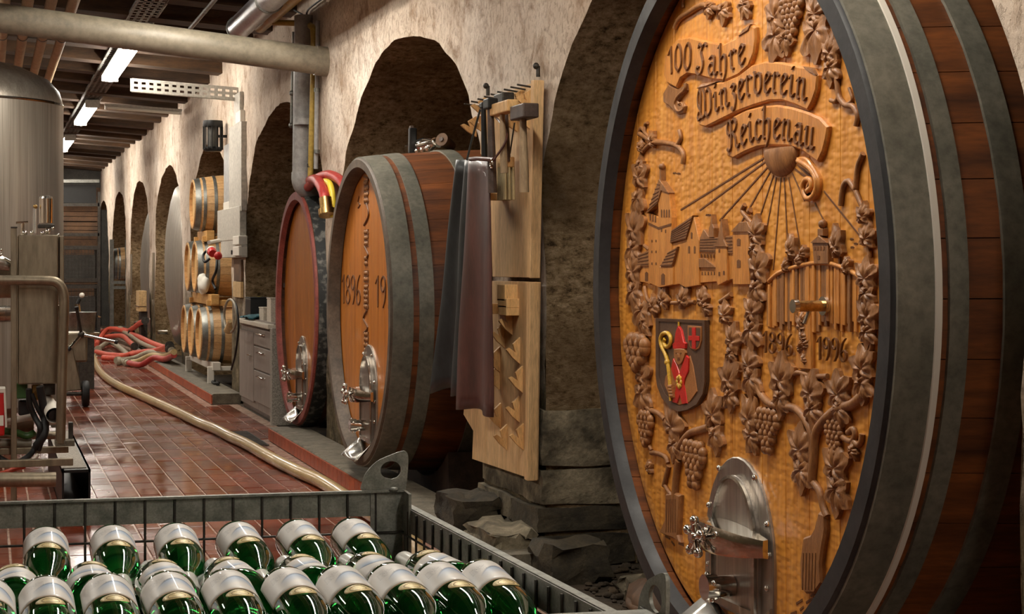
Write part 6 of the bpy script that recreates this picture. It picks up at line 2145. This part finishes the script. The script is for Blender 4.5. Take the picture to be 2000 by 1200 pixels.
def lug(p, dx, flip=1, tilt=0.0):
    """rounded lifting lug with an eye hole; p is its lower outer corner, dx points inward along the rail"""
    up = Vector((0, 0, 1)); nrm = dx.cross(up).normalized()
    out = [(.0, -.005), (.075, -.002), (.077, .018), (.070, .034), (.052, .052), (.030, .062), (.006, .070), (-.003, .068), (-.006, .055), (-.004, .02)]
    out = [(q.x, q.y) for q in smooth_path([(x, y, 0) for x, y in out] + [(out[0][0], out[0][1], 0)], 3)][:-1]
    n = len(out)
    cx_, cy_ = .026, .036
    inn = []
    for (x, y) in out:
        a = math.atan2(y - cy_, x - cx_)
        inn.append((cx_ + .019 * math.cos(a), cy_ + .0165 * math.sin(a)))
    f = lambda q, o: p + dx * q[0] + up * q[1] + nrm * o
    return MB().ring([f(q, 0) for q in out], [f(q, 0) for q in inn], [f(q, .005) for q in out], [f(q, .005) for q in inn])


lug(K(-.005, -.004, ZC), -ex).build('lifting_lug', G['galv_rail'], crate, ang=30)
lug(K(-.004, CD + .004, ZC - .02), ey).build('lifting_lug', G['galv_rail'], crate, ang=30)
lug(K(CW + .004, -.004, ZC), ex).build('lifting_lug', G['galv_rail'], crate, ang=30)
MB().ball(K(.02, .012, ZC + .003), .009, 10, 6, (1, 1, .5)).build('bolt_head', G['galv_rail'], crate)


def make_bottle():
    t = thing('wine_bottle', '', 'bottle', (0, 0, 0), group='green wine bottles in the crate')
    pr = [(0.001, .008), (.018, .006), (.031, .0), (.0358, .003), (.0372, .010), (.0375, .02), (.0375, .150), (.0368, .163), (.0345, .177), (.030, .191), (.0245, .204), (.0195, .217), (.0165, .231), (.0152, .246), (.0146, .29), (.0146, .308), (0.001, .309)]
    MB().lathe([(r, h) for r, h in pr], (0, 0, 0), 'Z', 32).build('glass_body', G['bottle_glass'], t, local=True, ang=50)
    cp = [(.0158, .236), (.0160, .24), (.0157, .285), (.0166, .289), (.0166, .303), (.0150, .311), (.001, .3115)]
    MB().lathe(cp, (0, 0, 0), 'Z', 24).build('capsule', G['capsule'], t, local=True, ang=40)

    def patch(h0, h1, a, r, nu, nv, oval=False):
        mb = MB(); uv = []
        if not oval:
            def fn(u, v):
                th = PI / 2 + (u - .5) * 2 * a
                return Vector((r * math.cos(th), r * math.sin(th), h0 + (h1 - h0) * v))
            mb.grid(fn, nu, nv)
            me = mb.mesh('label', G['wine_label'], 180)
            ul = me.uv_layers.new(name='UVMap')
            for lp in me.loops:
                q = me.vertices[lp.vertex_index].co
                u = (math.atan2(q.y, q.x) - PI / 2) / (2 * a) + .5
                ul.data[lp.index].uv = (1 - u, (q.z - h0) / (h1 - h0))
            return me
        V = [Vector((0, r, (h0 + h1) / 2))]
        for f in (.34, .67, 1.0):
            for q in [2 * PI * k / 24 for k in range(24)]:
                V.append(Vector((r * math.cos(PI / 2 + a * f * math.cos(q)), r * math.sin(PI / 2 + a * f * math.cos(q)), (h0 + h1) / 2 + f * (h1 - h0) / 2 * math.sin(q))))
        Fs = [(0, 1 + k, 1 + (k + 1) % 24) for k in range(24)]
        for i in range(2):
            Fs += [(1 + i * 24 + k, 25 + i * 24 + k, 25 + i * 24 + (k + 1) % 24, 1 + i * 24 + (k + 1) % 24) for k in range(24)]
        mb.add(V, Fs)
        return mb.mesh('medallion', G['gold_label'], 180)
    lo = link('paper_label', patch(.020, .118, math.radians(78), .0378, 25, 8), t, local=True, solid=.0003)
    link('gold_medallion', patch(.122, .152, math.radians(30), .0381, 0, 0, True), t, local=True, solid=.0003)
    MB().tube([(.0382 * math.cos(PI / 2 + .3 * math.cos(q)), .0382 * math.sin(PI / 2 + .3 * math.cos(q)), .137 + .0098 * math.sin(q)) for q in [2 * PI * k / 20 for k in range(20)]], .0004, 4, closed=True).build('medallion_ring', G['old_wood'], t, local=True)
    return t


bt0 = make_bottle()
rbt = random.Random(4)
first = [True]


def put_bottle(x, ybase, toward, label, z=None, yaw=0.0, roll=0.0, pitch=0.0):
    """bottle lying along Y; toward=True points its neck at the viewer; its base centre sits at (x, ybase)"""
    z = H - .476 if z is None else z
    if toward:
        R = Matrix.Rotation(yaw, 4, 'Z') @ Matrix.Rotation(PI / 2 + pitch, 4, 'X') @ Matrix.Rotation(roll, 4, 'Z')
    else:
        R = Matrix.Rotation(yaw + PI, 4, 'Z') @ Matrix.Rotation(PI / 2 + pitch, 4, 'X') @ Matrix.Rotation(roll, 4, 'Z')
    e = R.to_euler()
    if first[0]:
        first[0] = False
        bt0.location = (x, ybase, z); bt0.rotation_euler = e; bt0['label'] = label
        return bt0
    return dup(bt0, (x, ybase, z), rot=e, label=label)


ORD = ['first', 'second', 'third', 'fourth', 'fifth', 'sixth', 'seventh', 'eighth', 'ninth', 'tenth', 'eleventh', 'twelfth']
FX = [(88, 1), (218, 2), (345, 3), (468, 4), (590, 5), (703, 6)]
zt0 = H - .476
for (px, k) in FX:
    p = PZ(px, 1040, H - .455)
    put_bottle(p.x, 2.955 - .12 * (p.x - .1), True, f'{ORD[k - 1]} bottle from the left in the far row, neck toward the viewer', yaw=rbt.uniform(-.03, .03), roll=rbt.uniform(-.12, .12), pitch=.10)
MX = [20, 155, 290, 415, 545, 680, 800]
for k, px in enumerate(MX):
    p = PZ(px, 1078, H - .47)
    put_bottle(p.x, 2.445 - .1 * (p.x - .1), False, f'{ORD[k]} bottle from the left in the middle row, neck away from the viewer', z=zt0 + .0, yaw=rbt.uniform(-.03, .03), roll=rbt.uniform(-.2, .2), pitch=.035)
NX = [-25, 88, 208, 328, 448, 570, 682, 790, 890, 985]
for k, px in enumerate(NX):
    p = PZ(px, 1150, H - .45)
    put_bottle(p.x, 2.42 - .09 * (p.x - .1), True, f'{ORD[k]} bottle from the left in the near row, neck toward the viewer', z=zt0 + .012, yaw=rbt.uniform(-.025, .025), roll=rbt.uniform(-.1, .1), pitch=.09)
# lower layer seen through the gaps
for k in range(9):
    put_bottle(.04 + .083 * k, 2.90 - .09 * k * .083, True, f'{ORD[k]} lower bottle from the left, beneath the far rows', z=zt0 - .072, yaw=rbt.uniform(-.02, .02))
for k in range(9):
    put_bottle(.06 + .080 * k, 2.10 - .09 * k * .08, False, f'{ORD[k]} lower bottle from the left, beneath the near row', z=zt0 - .070, yaw=rbt.uniform(-.02, .02))
